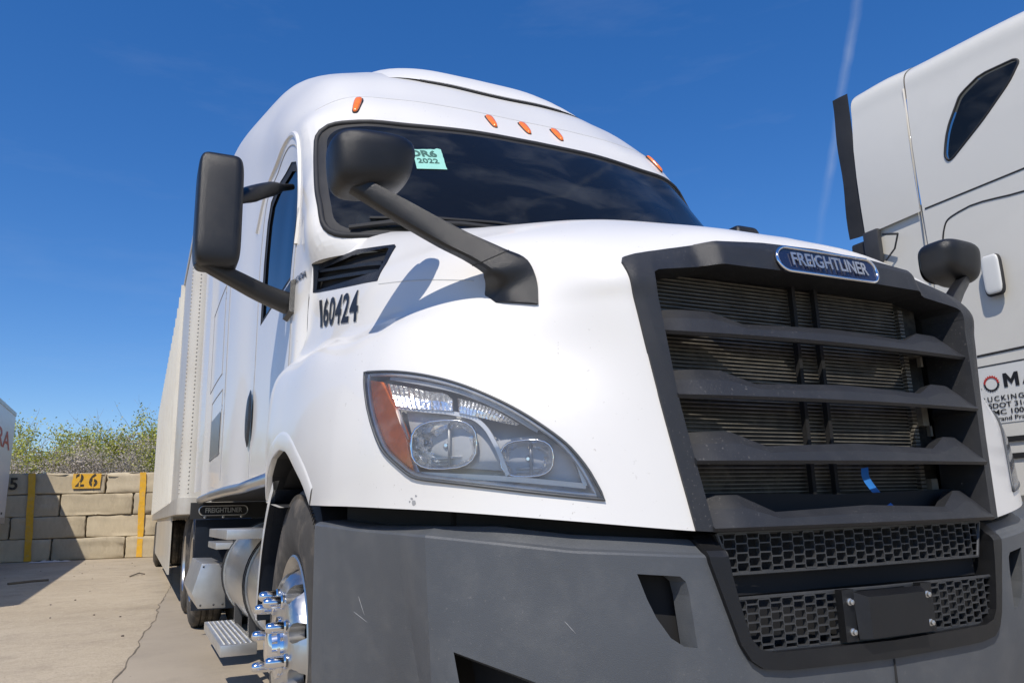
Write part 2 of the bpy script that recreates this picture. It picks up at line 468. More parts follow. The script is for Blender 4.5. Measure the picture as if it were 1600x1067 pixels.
def weld(V, F, d=1e-4):
    key = {}; m = []; VV = []
    for v in V:
        k = tuple(round(c / d) for c in v)
        if k not in key: key[k] = len(VV); VV.append(v)
        m.append(key[k])
    FF = []
    for f in F:
        g = []
        for i in f:
            if m[i] not in g: g.append(m[i])
        if len(g) > 2: FF.append(g)
    return VV, FF
def lathe(prof, n, axis='x', c=(0, 0, 0), sign=1, arc=(0, 2 * math.pi)):
    """prof: (along axis, radius) pairs"""
    full = abs(arc[1] - arc[0] - 2 * math.pi) < 1e-6
    V = []; F = []; K = n if full else n + 1
    for i in range(K):
        a = arc[0] + (arc[1] - arc[0]) * i / n
        for (t, r) in prof:
            p, q = r * math.cos(a), r * math.sin(a)
            if axis == 'x': v = (c[0] + sign * t, c[1] + p, c[2] + q)
            elif axis == 'y': v = (c[0] + p, c[1] + sign * t, c[2] + q)
            else: v = (c[0] + p, c[1] + q, c[2] + sign * t)
            V.append(v)
    L = len(prof)
    for i in range(n):
        j = (i + 1) % K
        for k in range(L - 1): F.append((i * L + k, i * L + k + 1, j * L + k + 1, j * L + k))
    return V, F
def rbox(c, s, e=4.0, n=20, m=12):
    """superellipsoid: a rounded box shell"""
    V = []; F = []
    def sp(a, p): return math.copysign(abs(a) ** p, a)
    p = 2 / e
    for i in range(m + 1):
        ph = -math.pi / 2 + math.pi * i / m
        for j in range(n):
            th = 2 * math.pi * j / n
            V.append((c[0] + s[0] / 2 * sp(math.cos(ph), p) * sp(math.cos(th), p), c[1] + s[1] / 2 * sp(math.cos(ph), p) * sp(math.sin(th), p), c[2] + s[2] / 2 * sp(math.sin(ph), p)))
    for i in range(m):
        for j in range(n):
            F.append((i * n + j, i * n + (j + 1) % n, (i + 1) * n + (j + 1) % n, (i + 1) * n + j))
    return V, F
def bevbox(c, s, r=.01, seg=2):
    mb = MB().box((c[0]-s[0]/2, c[1]-s[1]/2, c[2]-s[2]/2), (c[0]+s[0]/2, c[1]+s[1]/2, c[2]+s[2]/2))
    return mb
def text_mesh(s, size=1.0, extrude=0.0, bold=0.0, spacing=1.0, shear=0.0):
    cu = bpy.data.curves.new('txt', 'FONT'); cu.body = s; cu.size = size; cu.extrude = extrude; cu.offset = bold
    cu.space_character = spacing; cu.shear = shear; cu.align_x = 'CENTER'; cu.align_y = 'CENTER'; cu.resolution_u = 3
    o = bpy.data.objects.new('txt', cu); COL.objects.link(o)
    dg = bpy.context.evaluated_depsgraph_get()
    me = bpy.data.meshes.new_from_object(o.evaluated_get(dg))
    V = [v.co.copy() for v in me.vertices]; F = [list(p.vertices) for p in me.polygons]
    bpy.data.objects.remove(o); bpy.data.curves.remove(cu); bpy.data.meshes.remove(me)
    return V, F
def place(V, o, right, up, sx=1.0, sy=1.0, shear=False):
    r = Vector(right).normalized(); u = Vector(up)
    if not shear: u = (u - r * u.dot(r)).normalized()
    n = r.cross(u).normalized(); o = Vector(o)
    return [o + r * v[0] * sx + u * v[1] * sy + n * v[2] for v in V]
def subdiv(V, F, cuts=2, maxlen=.03):
    me = bpy.data.meshes.new('t'); me.from_pydata([tuple(v) for v in V], [], F)
    bm = bmesh.new(); bm.from_mesh(me); bpy.data.meshes.remove(me)
    bmesh.ops.triangulate(bm, faces=bm.faces)
    for _ in range(cuts):
        es = [e for e in bm.edges if e.calc_length() > maxlen]
        if not es: break
        bmesh.ops.subdivide_edges(bm, edges=es, cuts=1)
        bmesh.ops.triangulate(bm, faces=bm.faces)
    bm.verts.index_update()
    r = [v.co.copy() for v in bm.verts], [[v.index for v in f.verts] for f in bm.faces]
    bm.free(); return r
def bvh(V, F): return BVHTree.FromPolygons([tuple(map(float, v)) for v in V], [tuple(int(i) for i in f) for f in F])
def conform(V, tree, d, off):
    """slide points along d on to a surface, then off along -d"""
    d = Vector(d).normalized(); out = []
    for v in V:
        v = Vector(v); h = tree.ray_cast(v - d * .6, d)
        if h[0] is None: h = tree.find_nearest(v)
        out.append(h[0] - d * off)
    return out

# ---- control cages of the hood and cab (half width, metres)
HOOD_X=[ # level: list of (x,y[,z]) ; default z first
(None,[(0,0,.965),(.3,.015,.97),(.53,.045,.98),(.79,.13,1.009),(1.025,.30,1.038),(1.12,.46,1.05),(1.165,.62,1.058),(1.195,.8,1.064),(1.205,1.0,1.07),(1.205,1.5,1.07),(1.19,2.0,1.1),(1.17,2.15,1.1)]),
(1.25,[(0,.03),(.3,.04),(.57,.07),(.79,.165),(1.03,.31),(1.125,.47),(1.17,.63),(1.2,.82),(1.215,1.02),(1.215,1.5),(1.2,2.0),(1.18,2.15)]),
(1.4,[(0,.055),(.3,.06),(.61,.085),(.78,.205),(.985,.345),(1.10,.49),(1.15,.64),(1.185,.83),(1.205,1.03),(1.21,1.5),(1.2,2.0),(1.18,2.15)]),
(1.52,[(0,.075),(.3,.08),(.64,.095),(.775,.22),(.955,.39),(1.06,.53),(1.11,.68),(1.15,.86),(1.175,1.06,1.55),(1.18,1.5,1.58),(1.17,2.0,1.62),(1.16,2.13,1.62)]),
(1.60,[(0,.085),(.3,.09),(.655,.105),(.77,.245),(.92,.43),(1.005,.58),(1.05,.73),(1.085,.90),(1.105,1.1,1.62),(1.11,1.5,1.65),(1.115,1.74,1.68),(1.115,1.8,1.69)]),
(1.74,[(0,.12,1.742),(.3,.13,1.733),(.6,.18,1.703),(.74,.31,1.72),(.87,.48),(.95,.62),(1.0,.77),(1.045,.94),(1.07,1.13),(1.09,1.5),(1.10,1.68),(1.105,1.7)]),
(1.86,[(0,.35),(.3,.37,1.865),(.54,.42,1.858),(.7,.53,1.855),(.83,.68),(.91,.8),(.965,.93),(1.01,1.08),(1.04,1.24),(1.075,1.52),(1.09,1.66),(1.10,1.69)]),
(1.97,[(0,.72),(.3,.74),(.54,.79),(.69,.87,1.975),(.81,.97,1.985),(.885,1.06,1.99),(.94,1.15,1.985),(.985,1.26,1.975),(1.015,1.37),(1.055,1.55),(1.08,1.65),(1.095,1.675)]),
(2.08,[(0,1.16),(.3,1.18),(.54,1.22,2.085),(.67,1.26,2.095),(.78,1.31,2.105),(.86,1.36,2.11),(.92,1.41,2.105),(.965,1.46,2.095),(1.0,1.51),(1.045,1.59),(1.07,1.64),(1.09,1.66,2.09)]),
]
def grid(L):
    return np.array([[(p[0],p[1],p[2] if len(p)>2 else z) for p in row] for z,row in L])
HOOD=grid(HOOD_X)
def hoop(*p): return (None,list(p))
CAB=grid([
hoop((0,1.0,1.90),(.35,1.02,1.90),(.65,1.09,1.92),(.86,1.24,1.93),(.97,1.44,1.94),(1.03,1.66,1.84),(1.06,1.73,1.55),(1.07,1.75,1.22)),
hoop((0,1.12,2.02),(.35,1.14,2.02),(.65,1.21,2.04),(.9,1.35,2.07),(1.06,1.5,2.10),(1.085,1.71,1.98),(1.115,1.79,1.6),(1.13,1.82,1.22)),
hoop((0,1.42,2.42),(.35,1.435,2.42),(.65,1.50,2.42),(.89,1.59,2.42),(1.065,1.69,2.41),(1.10,1.92,2.2),(1.12,1.98,1.7),(1.13,2.0,1.22)),
hoop((0,1.73,2.82),(.35,1.74,2.817),(.65,1.785,2.805),(.87,1.825,2.785),(1.04,1.90,2.71),(1.09,2.1,2.42),(1.12,2.15,1.8),(1.13,2.18,1.22)),
hoop((0,1.855,2.966),(.35,1.86,2.966),(.65,1.88,2.96),(.88,1.935,2.945),(1.05,2.02,2.885),(1.085,2.22,2.65),(1.12,2.3,1.9),(1.13,2.32,1.22)),
hoop((0,2.0,3.12),(.35,2.0,3.12),(.65,2.03,3.11),(.93,2.13,3.105),(1.065,2.26,3.01),(1.09,2.42,2.72),(1.12,2.5,1.9),(1.13,2.5,1.22)),
hoop((0,2.2,3.325),(.35,2.2,3.32),(.65,2.24,3.31),(.93,2.34,3.28),(1.075,2.48,3.14),(1.10,2.62,2.8),(1.12,2.7,1.9),(1.13,2.7,1.22)),
hoop((0,2.6,3.61),(.35,2.6,3.60),(.68,2.62,3.56),(.945,2.70,3.485),(1.08,2.8,3.30),(1.11,2.9,2.9),(1.12,3.0,1.9),(1.13,3.0,1.22)),
hoop((0,3.2,3.86),(.4,3.2,3.84),(.75,3.2,3.8),(1.0,3.2,3.685),(1.10,3.25,3.44),(1.125,3.3,3.0),(1.125,3.35,1.9),(1.135,3.35,1.22)),
hoop((0,3.8,3.96),(.42,3.8,3.95),(.8,3.8,3.9),(1.07,3.8,3.79),(1.14,3.8,3.64),(1.165,3.8,3.0),(1.165,3.8,1.9),(1.17,3.8,1.22)),
hoop((0,4.6,4.02),(.45,4.6,4.01),(.85,4.6,3.97),(1.13,4.6,3.92),(1.185,4.6,3.81),(1.19,4.6,3.0),(1.19,4.6,1.9),(1.19,4.6,1.22)),
hoop((0,6.0,4.05),(.45,6.0,4.04),(.85,6.0,4.0),(1.13,6.0,3.95),(1.19,6.0,3.82),(1.19,6.0,3.0),(1.19,6.0,1.9),(1.19,6.0,1.22)),
])
BPLAN=[(0,0),(.25,.008),(.46,.028),(.6,.055),(.75,.105),(.9,.19),(1.065,.345),(1.103,.48),(1.143,.65),(1.182,.82),(1.2,.935)]

# ------------------------------------------------------------------ the setting: ground and weeds
def ground_material():
    m = bpy.data.materials.new('yard_concrete'); m.use_nodes = True
    nt = m.node_tree; b = nt.nodes['Principled BSDF']; b.inputs['Roughness'].default_value = .9
    tc = node(nt, 'ShaderNodeTexCoord'); v = tc.outputs['Object']
    def noise(s, d=6, r=.6):
        n = node(nt, 'ShaderNodeTexNoise'); n.inputs['Scale'].default_value = s; n.inputs['Detail'].default_value = d; n.inputs['Roughness'].default_value = r
        nt.links.new(v, n.inputs['Vector']); return n.outputs['Fac']
    def mixc(f, a, c, lo=.35, hi=.65, amt=1.0):
        r = node(nt, 'ShaderNodeMapRange'); r.inputs[1].default_value = lo; r.inputs[2].default_value = hi; r.inputs[4].default_value = amt
        nt.links.new(f, r.inputs[0])
        x = node(nt, 'ShaderNodeMix', data_type='RGBA'); nt.links.new(r.outputs[0], x.inputs[0])
        for s, k in ((a, 6), (c, 7)):
            if isinstance(s, tuple): x.inputs[k].default_value = (*s, 1)
            else: nt.links.new(s, x.inputs[k])
        return x.outputs[2]
    c = mixc(noise(.5, 8), (.37, .305, .215), (.45, .38, .28))
    c = mixc(noise(2.5, 8, .7), c, (.27, .22, .16), .47, .72, .7)
    c = mixc(noise(14, 6, .7), c, (.50, .425, .32), .50, .70, .75)
    c = mixc(noise(1.1, 5, .55), c, (.20, .165, .12), .60, .76, .55)
    c = mixc(noise(70, 3, .6), c, (.19, .155, .115), .54, .72, .75)
    c = mixc(noise(160, 2, .5), c, (.58, .50, .39), .57, .72, .8)
    nt.links.new(c, b.inputs['Base Color'])
    bp = node(nt, 'ShaderNodeBump'); bp.inputs['Strength'].default_value = .6; bp.inputs['Distance'].default_value = .012
    nt.links.new(noise(45, 6, .7), bp.inputs['Height']); nt.links.new(bp.outputs[0], b.inputs['Normal'])
    return m
M['ground'] = ground_material()
M['slab'] = mat('smooth_concrete', (.355, .302, .232), .8, var=.14, var_scale=1.5, dirt=(.20, .175, .14), dirt_amt=.5, dirt_scale=3.0, bump=.5, bump_scale=60)
M['crack'] = mat('crack', (.15, .125, .095), .95, var=.3, var_scale=30)
gr = make('ground', [(-400, -300, G), (400, -300, G), (400, 700, G), (-400, 700, G)], [(0, 1, 2, 3)], 'ground', smooth=False)
gr['kind'] = 'structure'
# the smoother slab the truck stands on, with its worn edge, and the crack along it
edge = [(-1.95, -3), (-1.86, 1.2), (-1.80, 3.4), (-1.733, 4.4), (-1.66, 5.1), (-1.607, 5.75), (-1.46, 7.6), (-1.38, 9.0), (-1.22, 11.2), (-1.12, 13.0), (-1.05, 15), (-.9, 19), (-.8, 23.6)]
ed = curve([(a, b, 0) for a, b in edge], 14)
ed[:, 0] += np.interp(ed[:, 1], np.linspace(-3, 24, 130), RNG.normal(0, .016, 130))
V = []; F = []
for i, p in enumerate(ed):
    V += [(p[0], p[1], G + .004), (6.5, p[1], G + .004)]
    if i: F.append((2 * i - 2, 2 * i - 1, 2 * i + 1, 2 * i))
sl = make('pavement', V, F, 'slab', smooth=False); sl['kind'] = 'structure'
V = []; F = []
for i, p in enumerate(ed):
    w = .002 + .006 * abs(math.sin(p[1] * 3.1)) * RNG.random()
    V += [(p[0] - w, p[1], G + .008), (p[0] + w, p[1], G + .008)]
    if i: F.append((2 * i - 2, 2 * i - 1, 2 * i + 1, 2 * i))
make('crack', V, F, 'crack', sl, smooth=False)

def leaf_mat(name, col, var=.35, trans=.25):
    m = bpy.data.materials.new(name); m.use_nodes = True
    nt = m.node_tree; nt.nodes.clear()
    out = node(nt, 'ShaderNodeOutputMaterial'); d = node(nt, 'ShaderNodeBsdfDiffuse'); t = node(nt, 'ShaderNodeBsdfTranslucent'); mx = node(nt, 'ShaderNodeMixShader')
    mx.inputs[0].default_value = trans
    g = node(nt, 'ShaderNodeNewGeometry'); r = node(nt, 'ShaderNodeMapRange'); r.inputs[3].default_value = 1 - var; r.inputs[4].default_value = 1 + var
    nt.links.new(g.outputs['Random Per Island'], r.inputs[0])
    x = node(nt, 'ShaderNodeMix', data_type='RGBA', blend_type='MULTIPLY'); x.inputs[0].default_value = 1; x.inputs[6].default_value = (*col, 1)
    nt.links.new(r.outputs[0], x.inputs[7])
    for n in (d, t): nt.links.new(x.outputs[2], n.inputs[0])
    nt.links.new(d.outputs[0], mx.inputs[1]); nt.links.new(t.outputs[0], mx.inputs[2]); nt.links.new(mx.outputs[0], out.inputs[0])
    return m
M['leaf'] = leaf_mat('spring_leaves', (.44, .45, .11), .35, .35)
M['leaf2'] = leaf_mat('olive_leaves', (.36, .34, .16), .4, .3)
M['pale'] = leaf_mat('pale_seed_heads', (.50, .44, .37), .35, .2)
M['twig'] = mat('twigs', (.30, .255, .20), .9, var=.3, var_scale=8)

def grow(rng, base, h, spread, n_stem, depth=3):
    """branching stems; returns list of polylines with radii and the tips"""
    lines = []; tips = []
    def rec(p, d, L, r, k):
        q = p; pts = [q]
        for s in range(4):
            d = (d + Vector(rng.normal(0, .13, 3)) + Vector((0, 0, .04))).normalized(); q = q + d * L / 4; pts.append(q)
        lines.append((pts, [r * (1 - .12 * i) for i in range(5)]))
        if k == 0: tips.append(q); tips.append(pts[2]); return
        for _ in range(int(rng.integers(3, 5))):
            dd = (d + Vector(rng.normal(0, .45, 3))).normalized()
            rec(pts[int(rng.integers(1, 5))], dd, L * float(rng.uniform(.5, .8)), r * .55, k - 1)
        tips.append(q)
    for i in range(n_stem):
        a = rng.uniform(0, 6.28); d = Vector((math.cos(a) * spread, abs(math.sin(a)) * spread * .8, 1)).normalized()
        rec(Vector(base) + Vector((math.cos(a) * .15, math.sin(a) * .15, 0)), d, h * float(rng.uniform(.36, .5)), .012 + h * .005, depth)
    return lines, tips
def shrub(name, label, base, h, spread, n_stem, leafmat, n_leaf, leaf, seed, cat='shrub', depth=3, group='shrubs behind the block wall', scat=.16):
    rng = np.random.default_rng(seed)
    t = thing(name, label, cat, base, group)
    lines, tips = grow(rng, base, h, spread, n_stem, depth)
    mb = MB()
    for pts, rr in lines:
        if min(q.y for q in pts) > 24.9: mb.tube(pts, rr, 4, cap=False)
    mb.build('trunk', 'twig', t, sharp=None)
    V = []; F = []
    for i in range(n_leaf):
        c = tips[int(rng.integers(0, len(tips)))] + Vector(rng.normal(0, scat, 3))
        if c.z < base[2] + .2 or c.y < 25.1: continue
        s = leaf * float(rng.uniform(.5, 1.25)); a = Vector(rng.normal(0, 1, 3)).normalized(); b = a.orthogonal().normalized()
        b = (b * math.cos(i) + a.cross(b) * math.sin(i))
        n = len(V); V += [c - a * s, c + b * s * .5, c + a * s, c - b * s * .5]; F.append((n, n + 1, n + 2, n + 3))
    make('crown', V, F, leafmat, t, smooth=False)
    return t

# ------------------------------------------------------------------ the block wall behind the parking slots
M['block'] = [mat('cast_concrete_%s' % n, c, .9, var=.14, var_scale=3.0, dirt=d, dirt_amt=.8, dirt_scale=3.2, bump=1.0, bump_scale=30, stretch=(1, 1, .45))
              for n, c, d in (('buff', (.50, .42, .285), (.33, .27, .185)), ('grey', (.45, .385, .275), (.29, .24, .17)), ('pale', (.56, .475, .33), (.40, .33, .235)))]
WALL_A = math.radians(8.0)
WO = Vector((-1.5, 24.0, G))
wu = Vector((math.cos(WALL_A), -math.sin(WALL_A), 0))
wnv = Vector((-math.sin(WALL_A), -math.cos(WALL_A), 0))     # out of the wall, towards the yard
wall = thing('block_wall', 'buff concrete block wall four courses high behind the trailers', 'wall', WO)
def wall_pt(x, z, out=0.0):
    s = (x + 1.5) / math.cos(WALL_A)
    return WO + wu * s + Vector((0, 0, z)) + wnv * out
BL, BH, BD = 1.87, .61, .61
def block_mesh(seed, L, rough):
    rng = np.random.default_rng(seed)
    me = bpy.data.meshes.new('block'); bm = bmesh.new(); bmesh.ops.create_cube(bm, size=1)
    bmesh.ops.scale(bm, vec=(L - .022, BD, BH - .016), verts=bm.verts)
    bmesh.ops.bevel(bm, geom=list(bm.edges), offset=.028, segments=2, affect='EDGES', profile=.5)
    bmesh.ops.subdivide_edges(bm, edges=[e for e in bm.edges if e.calc_length() > .3], cuts=5, use_grid_fill=True)
    for v in bm.verts:
        v.co += Vector(rng.normal(0, .009, 3))
        if rough and v.co.z > BH * .3: v.co += Vector((0, rng.normal(0, .02), -abs(rng.normal(0, .035))))
    bm.to_mesh(me); bm.free(); me.polygons.foreach_set('use_smooth', [True] * len(me.polygons))
    return me
blocks = [[block_mesh(40 + i, BL, False) for i in range(4)], [block_mesh(60 + i, BL, True) for i in range(4)]]
k = 0
for row, x_off in ((0, -1.98), (1, -3.03), (2, -1.86), (3, -2.61)):
    x = x_off - BL * 5
    while x < 4.5:
        me = blocks[row == 3][k % 4].copy(); me.materials.append(M['block'][int(RNG.integers(0, 3))])
        o = bpy.data.objects.new('block', me); COL.objects.link(o); o.parent = wall
        o.location = wall_pt(x + BL / 2, BH * (row + .5), -BD / 2 + RNG.normal(0, .008)) - WO
        o.rotation_euler = (0, 0, -WALL_A + RNG.normal(0, .004) + (math.pi if k % 3 == 0 else 0))
        k += 1; x += BL
def wall_patch(name, m, x0, z0, x1, z1, out, lean=0.0, nx=1, nz=12, wob=.006):
    V = []
    for i in range(nz + 1):
        f = i / nz
        for j in range(nx + 1):
            V.append(wall_pt(x0 + (x1 - x0) * j / nx + lean * f + RNG.normal(0, wob), z0 + (z1 - z0) * f, out))
    return make(name, V, grid_faces(nz + 1, nx + 1), m, wall, smooth=False)
wall_patch('painted_stripe', 'yellow', -4.47, .02, -4.29, 2.42, .036, -.10, 2)
wall_patch('painted_stripe', 'yellow', -1.67, .02, -1.51, 2.42, .036, -.05, 2)
pl = wall_patch('number_panel', 'yellow', -3.46, 1.98, -2.74, 2.40, .045, 0, 3, 3)
def wall_text(s, x, z, size, sx, parent, out):
    V, F = text_mesh(s, size, 0, .012)
    V = place(V, wall_pt(x, z, out), wu, (0, 0, 1), sx, 1)
    t = make('stencil_number', V, F, 'stencil', parent, smooth=False)
    return t
wall_text('2', -3.27, 2.19, .50, .95, pl, .049); wall_text('6', -2.93, 2.19, .50, .95, pl, .049)
mb = MB()
for x in (-3.27, -2.93):                                      # stencil bridges
    p = wall_pt(x, 2.19, .053)
    for dz in (.135, -.10) if x < -3 else (.02, -.14):
        q = p + Vector((0, 0, dz)); a = wu * .018; b = Vector((0, 0, .07))
        mb.add([q - a - b, q + a - b, q + a + b, q - a + b], [(0, 1, 2, 3)])
mb.build('stencil_bridge', 'yellow', pl, smooth=False)
wall_text('25', -5.02, 2.12, .46, 1.0, wall, .045)

# shrubs and a bare tree beyond the wall
B0 = G + .35
shrub('shrub', 'low pale shrub with dry seed heads left of the number 26', (-5.2, 26.6, B0), 3.0, .55, 9, 'pale', 10000, .034, 3)
shrub('shrub', 'pale dry shrub above the painted number 26', (-3.7, 26.8, B0), 3.1, .55, 9, 'pale', 11000, .034, 4)
shrub('shrub', 'pale dry shrub in front of the bright green bush', (-2.3, 26.6, B0), 3.4, .5, 9, 'pale', 11000, .034, 5)
shrub('shrub', 'bare pale shrub right beside the ribbed trailer', (-.9, 27.0, B0), 3.0, .5, 8, 'pale', 6000, .036, 6)
shrub('shrub', 'yellow-green leafy shrub left, behind the number 26', (-4.0, 29.0, B0), 4.3, .45, 9, 'leaf', 26000, .054, 8)
shrub('shrub', 'tall bright green shrub in the middle gap', (-2.2, 29.6, B0), 4.8, .40, 9, 'leaf', 28000, .054, 9)
shrub('shrub', 'olive green shrub half hidden by the ribbed trailer', (-.7, 29.2, B0), 4.9, .45, 9, 'leaf', 25000, .054, 10)
shrub('shrub', 'brownish bare shrub behind the far white trailer', (-5.9, 29.8, B0), 4.6, .45, 9, 'pale', 3000, .035, 12)
shrub('bare_tree', 'leafless tree with fine branches beside the ribbed trailer', (-1.15, 33.0, B0), 6.6, .38, 4, 'leaf2', 500, .05, 14, 'tree', 4, None, .1)
# undergrowth far behind, one mass
V = []; F = []
for i in range(26000):
    c = Vector((RNG.uniform(-14, 3), RNG.uniform(31, 36), 0)); c.z = B0 + RNG.uniform(0, 1) ** .8 * (2.6 + .9 * math.sin(c.x * 1.7) + .5 * math.sin(c.x * 4.1 + 1))
    a = Vector(RNG.normal(0, 1, 3)).normalized() * RNG.uniform(.03, .07); b = a.orthogonal() * .5
    n = len(V); V += [c - a, c + b, c + a, c - b]; F.append((n, n + 1, n + 2, n + 3))
ug = make('undergrowth', V, F, 'leaf2', smooth=False); ug['kind'] = 'stuff'; ug['label'] = 'dry brush beyond the block wall'; ug['category'] = 'brush'
# litter and debris on the yard
mb = MB()
for i in range(46):
    x = RNG.uniform(-4.5, -1.5); y = RNG.uniform(3, 22); r = RNG.uniform(.004, .013)
    V, F = rbox((x, y, G + r * .5), (r * 2.2, r * 1.5, r * 1.2), 2.4, 7, 4); mb.add(V, F)
db = mb.build('gravel', mat('debris', (.10, .085, .07), .9, var=.4, var_scale=2), sharp=None); db['kind'] = 'stuff'; db['label'] = 'scattered small stones and crumbs on the concrete'; db['category'] = 'debris'
def stick(pts, r, label):
    o = MB().tube([Vector(p) + Vector((0, 0, r)) for p in pts], r, 6).build('stick', 'crack'); o['label'] = label; o['category'] = 'stick'; o['group'] = 'sticks on the concrete'
stick([(-3.6, 14.6, G), (-3.3, 15.0, G), (-3.05, 15.1, G)], .02, 'thin dark stick lying inside the trailer shadow')
stick([(-1.75, 15.0, G), (-1.6, 15.6, G + .02), (-1.5, 15.5, G)], .012, 'small bent twig on the sunlit concrete')
stick([(-4.2, 11.0, G), (-3.7, 11.9, G)], .03, 'dark rod lying at the left edge of the picture')
rng = np.random.default_rng(5); V = []
for i in range(9):
    for j in range(14): V.append((-4.25 + j * .075 + rng.normal(0, .01), 23.25 + i * .06 + rng.normal(0, .01), G + .012 + abs(rng.normal(0, .022)) * (0 < i < 8 and 0 < j < 13)))
lt = make('plastic_sheet', V, grid_faces(9, 14), 'litter', smooth=True); lt['label'] = 'crumpled white plastic sheet at the foot of the block wall'; lt['category'] = 'litter'

# ------------------------------------------------------------------ wheels
def wheel(parent, x, y, r, side, name='wheel', nuts=True, rw=.285, hole=True, front=True):
    """side = -1: outer face looks to -x"""
    c = (x, y, G + r); s = -side        # inward direction
    k = r / .53
    pr = [(.028, .288), (.012, .315), (.001, .36), (0, .40), (.004, .44), (.012, .475), (.026, .505), (.045, .524), (.066, .5285)]
    w = rw; g = .013
    tread = []
    for t in (.092, .135, w - .135, w - .092): tread += [(t - .006, .53), (t - .004, .53 - g), (t + .004, .53 - g), (t + .006, .53)]
    prof = pr + tread + [(w - t, q) for t, q in pr[::-1]]
    prof = [(t, q * k) for t, q in prof]
    V, F = lathe(prof, 84, 'x', c, s)
    ty = make(name, V, F, 'tyre', parent, sharp=38)
    # raised shoulder sipes
    mb = MB()
    for i in range(150):
        a = 2 * math.pi * i / 150
        for t, q in ((.020, .492),):
            o = Vector((c[0] + s * t, c[1] + q * k * math.cos(a), c[2] + q * k * math.sin(a)))
            rad = Vector((0, math.cos(a), math.sin(a))); tan = Vector((0, -math.sin(a), math.cos(a))); nx = Vector((-s, 0, 0))
            p = [o - tan * .004 - rad * .010, o + tan * .004 - rad * .010, o + tan * .004 + rad * .014, o - tan * .004 + rad * .014]
            p = [q_ + nx * .0015 for q_ in p] + [q_ - nx * .012 for q_ in p]
            mb.add(p, [(0, 1, 2, 3), (0, 4, 5, 1), (1, 5, 6, 2), (2, 6, 7, 3), (3, 7, 4, 0)])
    if front: mb.build('tread_block', 'tyre', ty, smooth=False)['kind'] = 'stuff'
    # rim and disc
    if front: rp = [(.05, .292), (.012, .300), (.008, .294), (.024, .284), (.06, .272), (.062, .262), (.030, .250), (-.004, .236), (-.018, .222), (-.026, .205), (-.03, .185), (-.03, .12), (-.03, .02)]
    else: rp = [(.05, .292), (.012, .300), (.008, .294), (.024, .284), (.16, .272), (.19, .25), (.20, .2), (.20, .12), (.20, .02)]
    rp = [(t, q * k) for t, q in rp]
    V, F = lathe(rp, 80, 'x', c, s)
    lipV = []; lipF = []
    if hole and front:
        for i in range(10):
            a = 2 * math.pi * (i + .5) / 10; cy = c[1] + .222 * k * math.cos(a); cz = c[2] + .222 * k * math.sin(a)
            poly = [(cy + .031 * math.cos(q), cz + .031 * math.sin(q)) for q in np.linspace(0, 2 * math.pi, 13)[:-1]]
            (V, F), (Vi, Fi) = split(V, F, poly, (0, 1, 0), (0, 0, 1), lambda p: (p.x - x) * s < .045)
            lv, lf = lip(Vi, Fi, (s * .05, 0, 0)); make('hand_hole', *weld(lv, lf), 'alu_polish', ty)
    rim = make('rim', V, F, 'alu_polish', ty, sharp=35)
    dv, df = lathe([(.09, .0), (.09, .29 * k)], 40, 'x', c, s); make('brake_drum', dv, df, 'void', ty)
    if nuts:
        for i in range(10):
            a = 2 * math.pi * i / 10 + .12; p = (c[0], c[1] + .1675 * k * math.cos(a), c[2] + .1675 * k * math.sin(a))
            V, F = lathe([(-.03, .0235), (-.036, .0235), (-.041, .0185), (-.072, .0178), (-.088, .0162), (-.096, .011), (-.099, .0)], 14, 'x', p, s)
            make('lug_nut', V, F, 'chrome', ty, sharp=40)
        V, F = lathe([(-.03, .10), (-.04, .098), (-.045, .072), (-.062, .068), (-.07, .058), (-.074, .04), (-.075, .0)], 32, 'x', c, s)
        make('hub_cap', V, F, 'chrome', ty, sharp=35)
    return ty

# ------------------------------------------------------------------ the white tractor unit
truck = thing('semi_truck', 'white semi truck with black grille, grey bumper and number 160424', 'truck', (0, 3.0, G))
hoodV, hoodF = flat(mirror_grid(loft(HOOD, 8, 7)))
hoodV, hoodF = oriented(hoodV, hoodF, (0, 1.6, 1.2))
hood_bvh = bvh(hoodV, hoodF)
X, Y, Z = Vector((1, 0, 0)), Vector((0, 1, 0)), Vector((0, 0, 1))
def sym(pts):
    """half outline (from the middle of one end to the other, x >= 0) -> closed outline"""
    return list(pts) + [(-a, b) for a, b in pts[::-1] if a > 1e-6]
# wheel arches
arch = [(.985, .95), (.99, 1.07), (1.07, 1.13), (1.19, 1.19), (1.38, 1.26), (1.55, 1.28), (1.71, 1.26), (1.86, 1.20), (1.96, 1.11), (2.0, .95)]
arch_lips = []
for s in (-1, 1):
    (hoodV, hoodF), (iv, if_) = split(hoodV, hoodF, arch, Y, Z, lambda p: p.x * s > .9)
    arch_lips.append(lip(iv, if_, (-s * .018, 0, 0), lambda p: p.z > 1.075))
# grille opening
g_out = [(0, .93), (.518, .93), (.526, .98), (.634, 1.60), (.635, 1.618), (.624, 1.636), (.59, 1.648), (.409, 1.693), (.2, 1.715), (0, 1.723)]
g_in = [(0, .93), (.476, .93), (.484, .982), (.511, 1.14), (.538, 1.298), (.555, 1.457), (.568, 1.578), (.566, 1.594), (.552, 1.602), (.41, 1.628), (.2, 1.630), (0, 1.630)]
(hoodV, hoodF), (gv, gf) = split(hoodV, hoodF, sym(g_out), X, Z, lambda p: p.y < .45)
(sv, sf), (ov, of) = split(gv, gf, sym(g_in), X, Z)
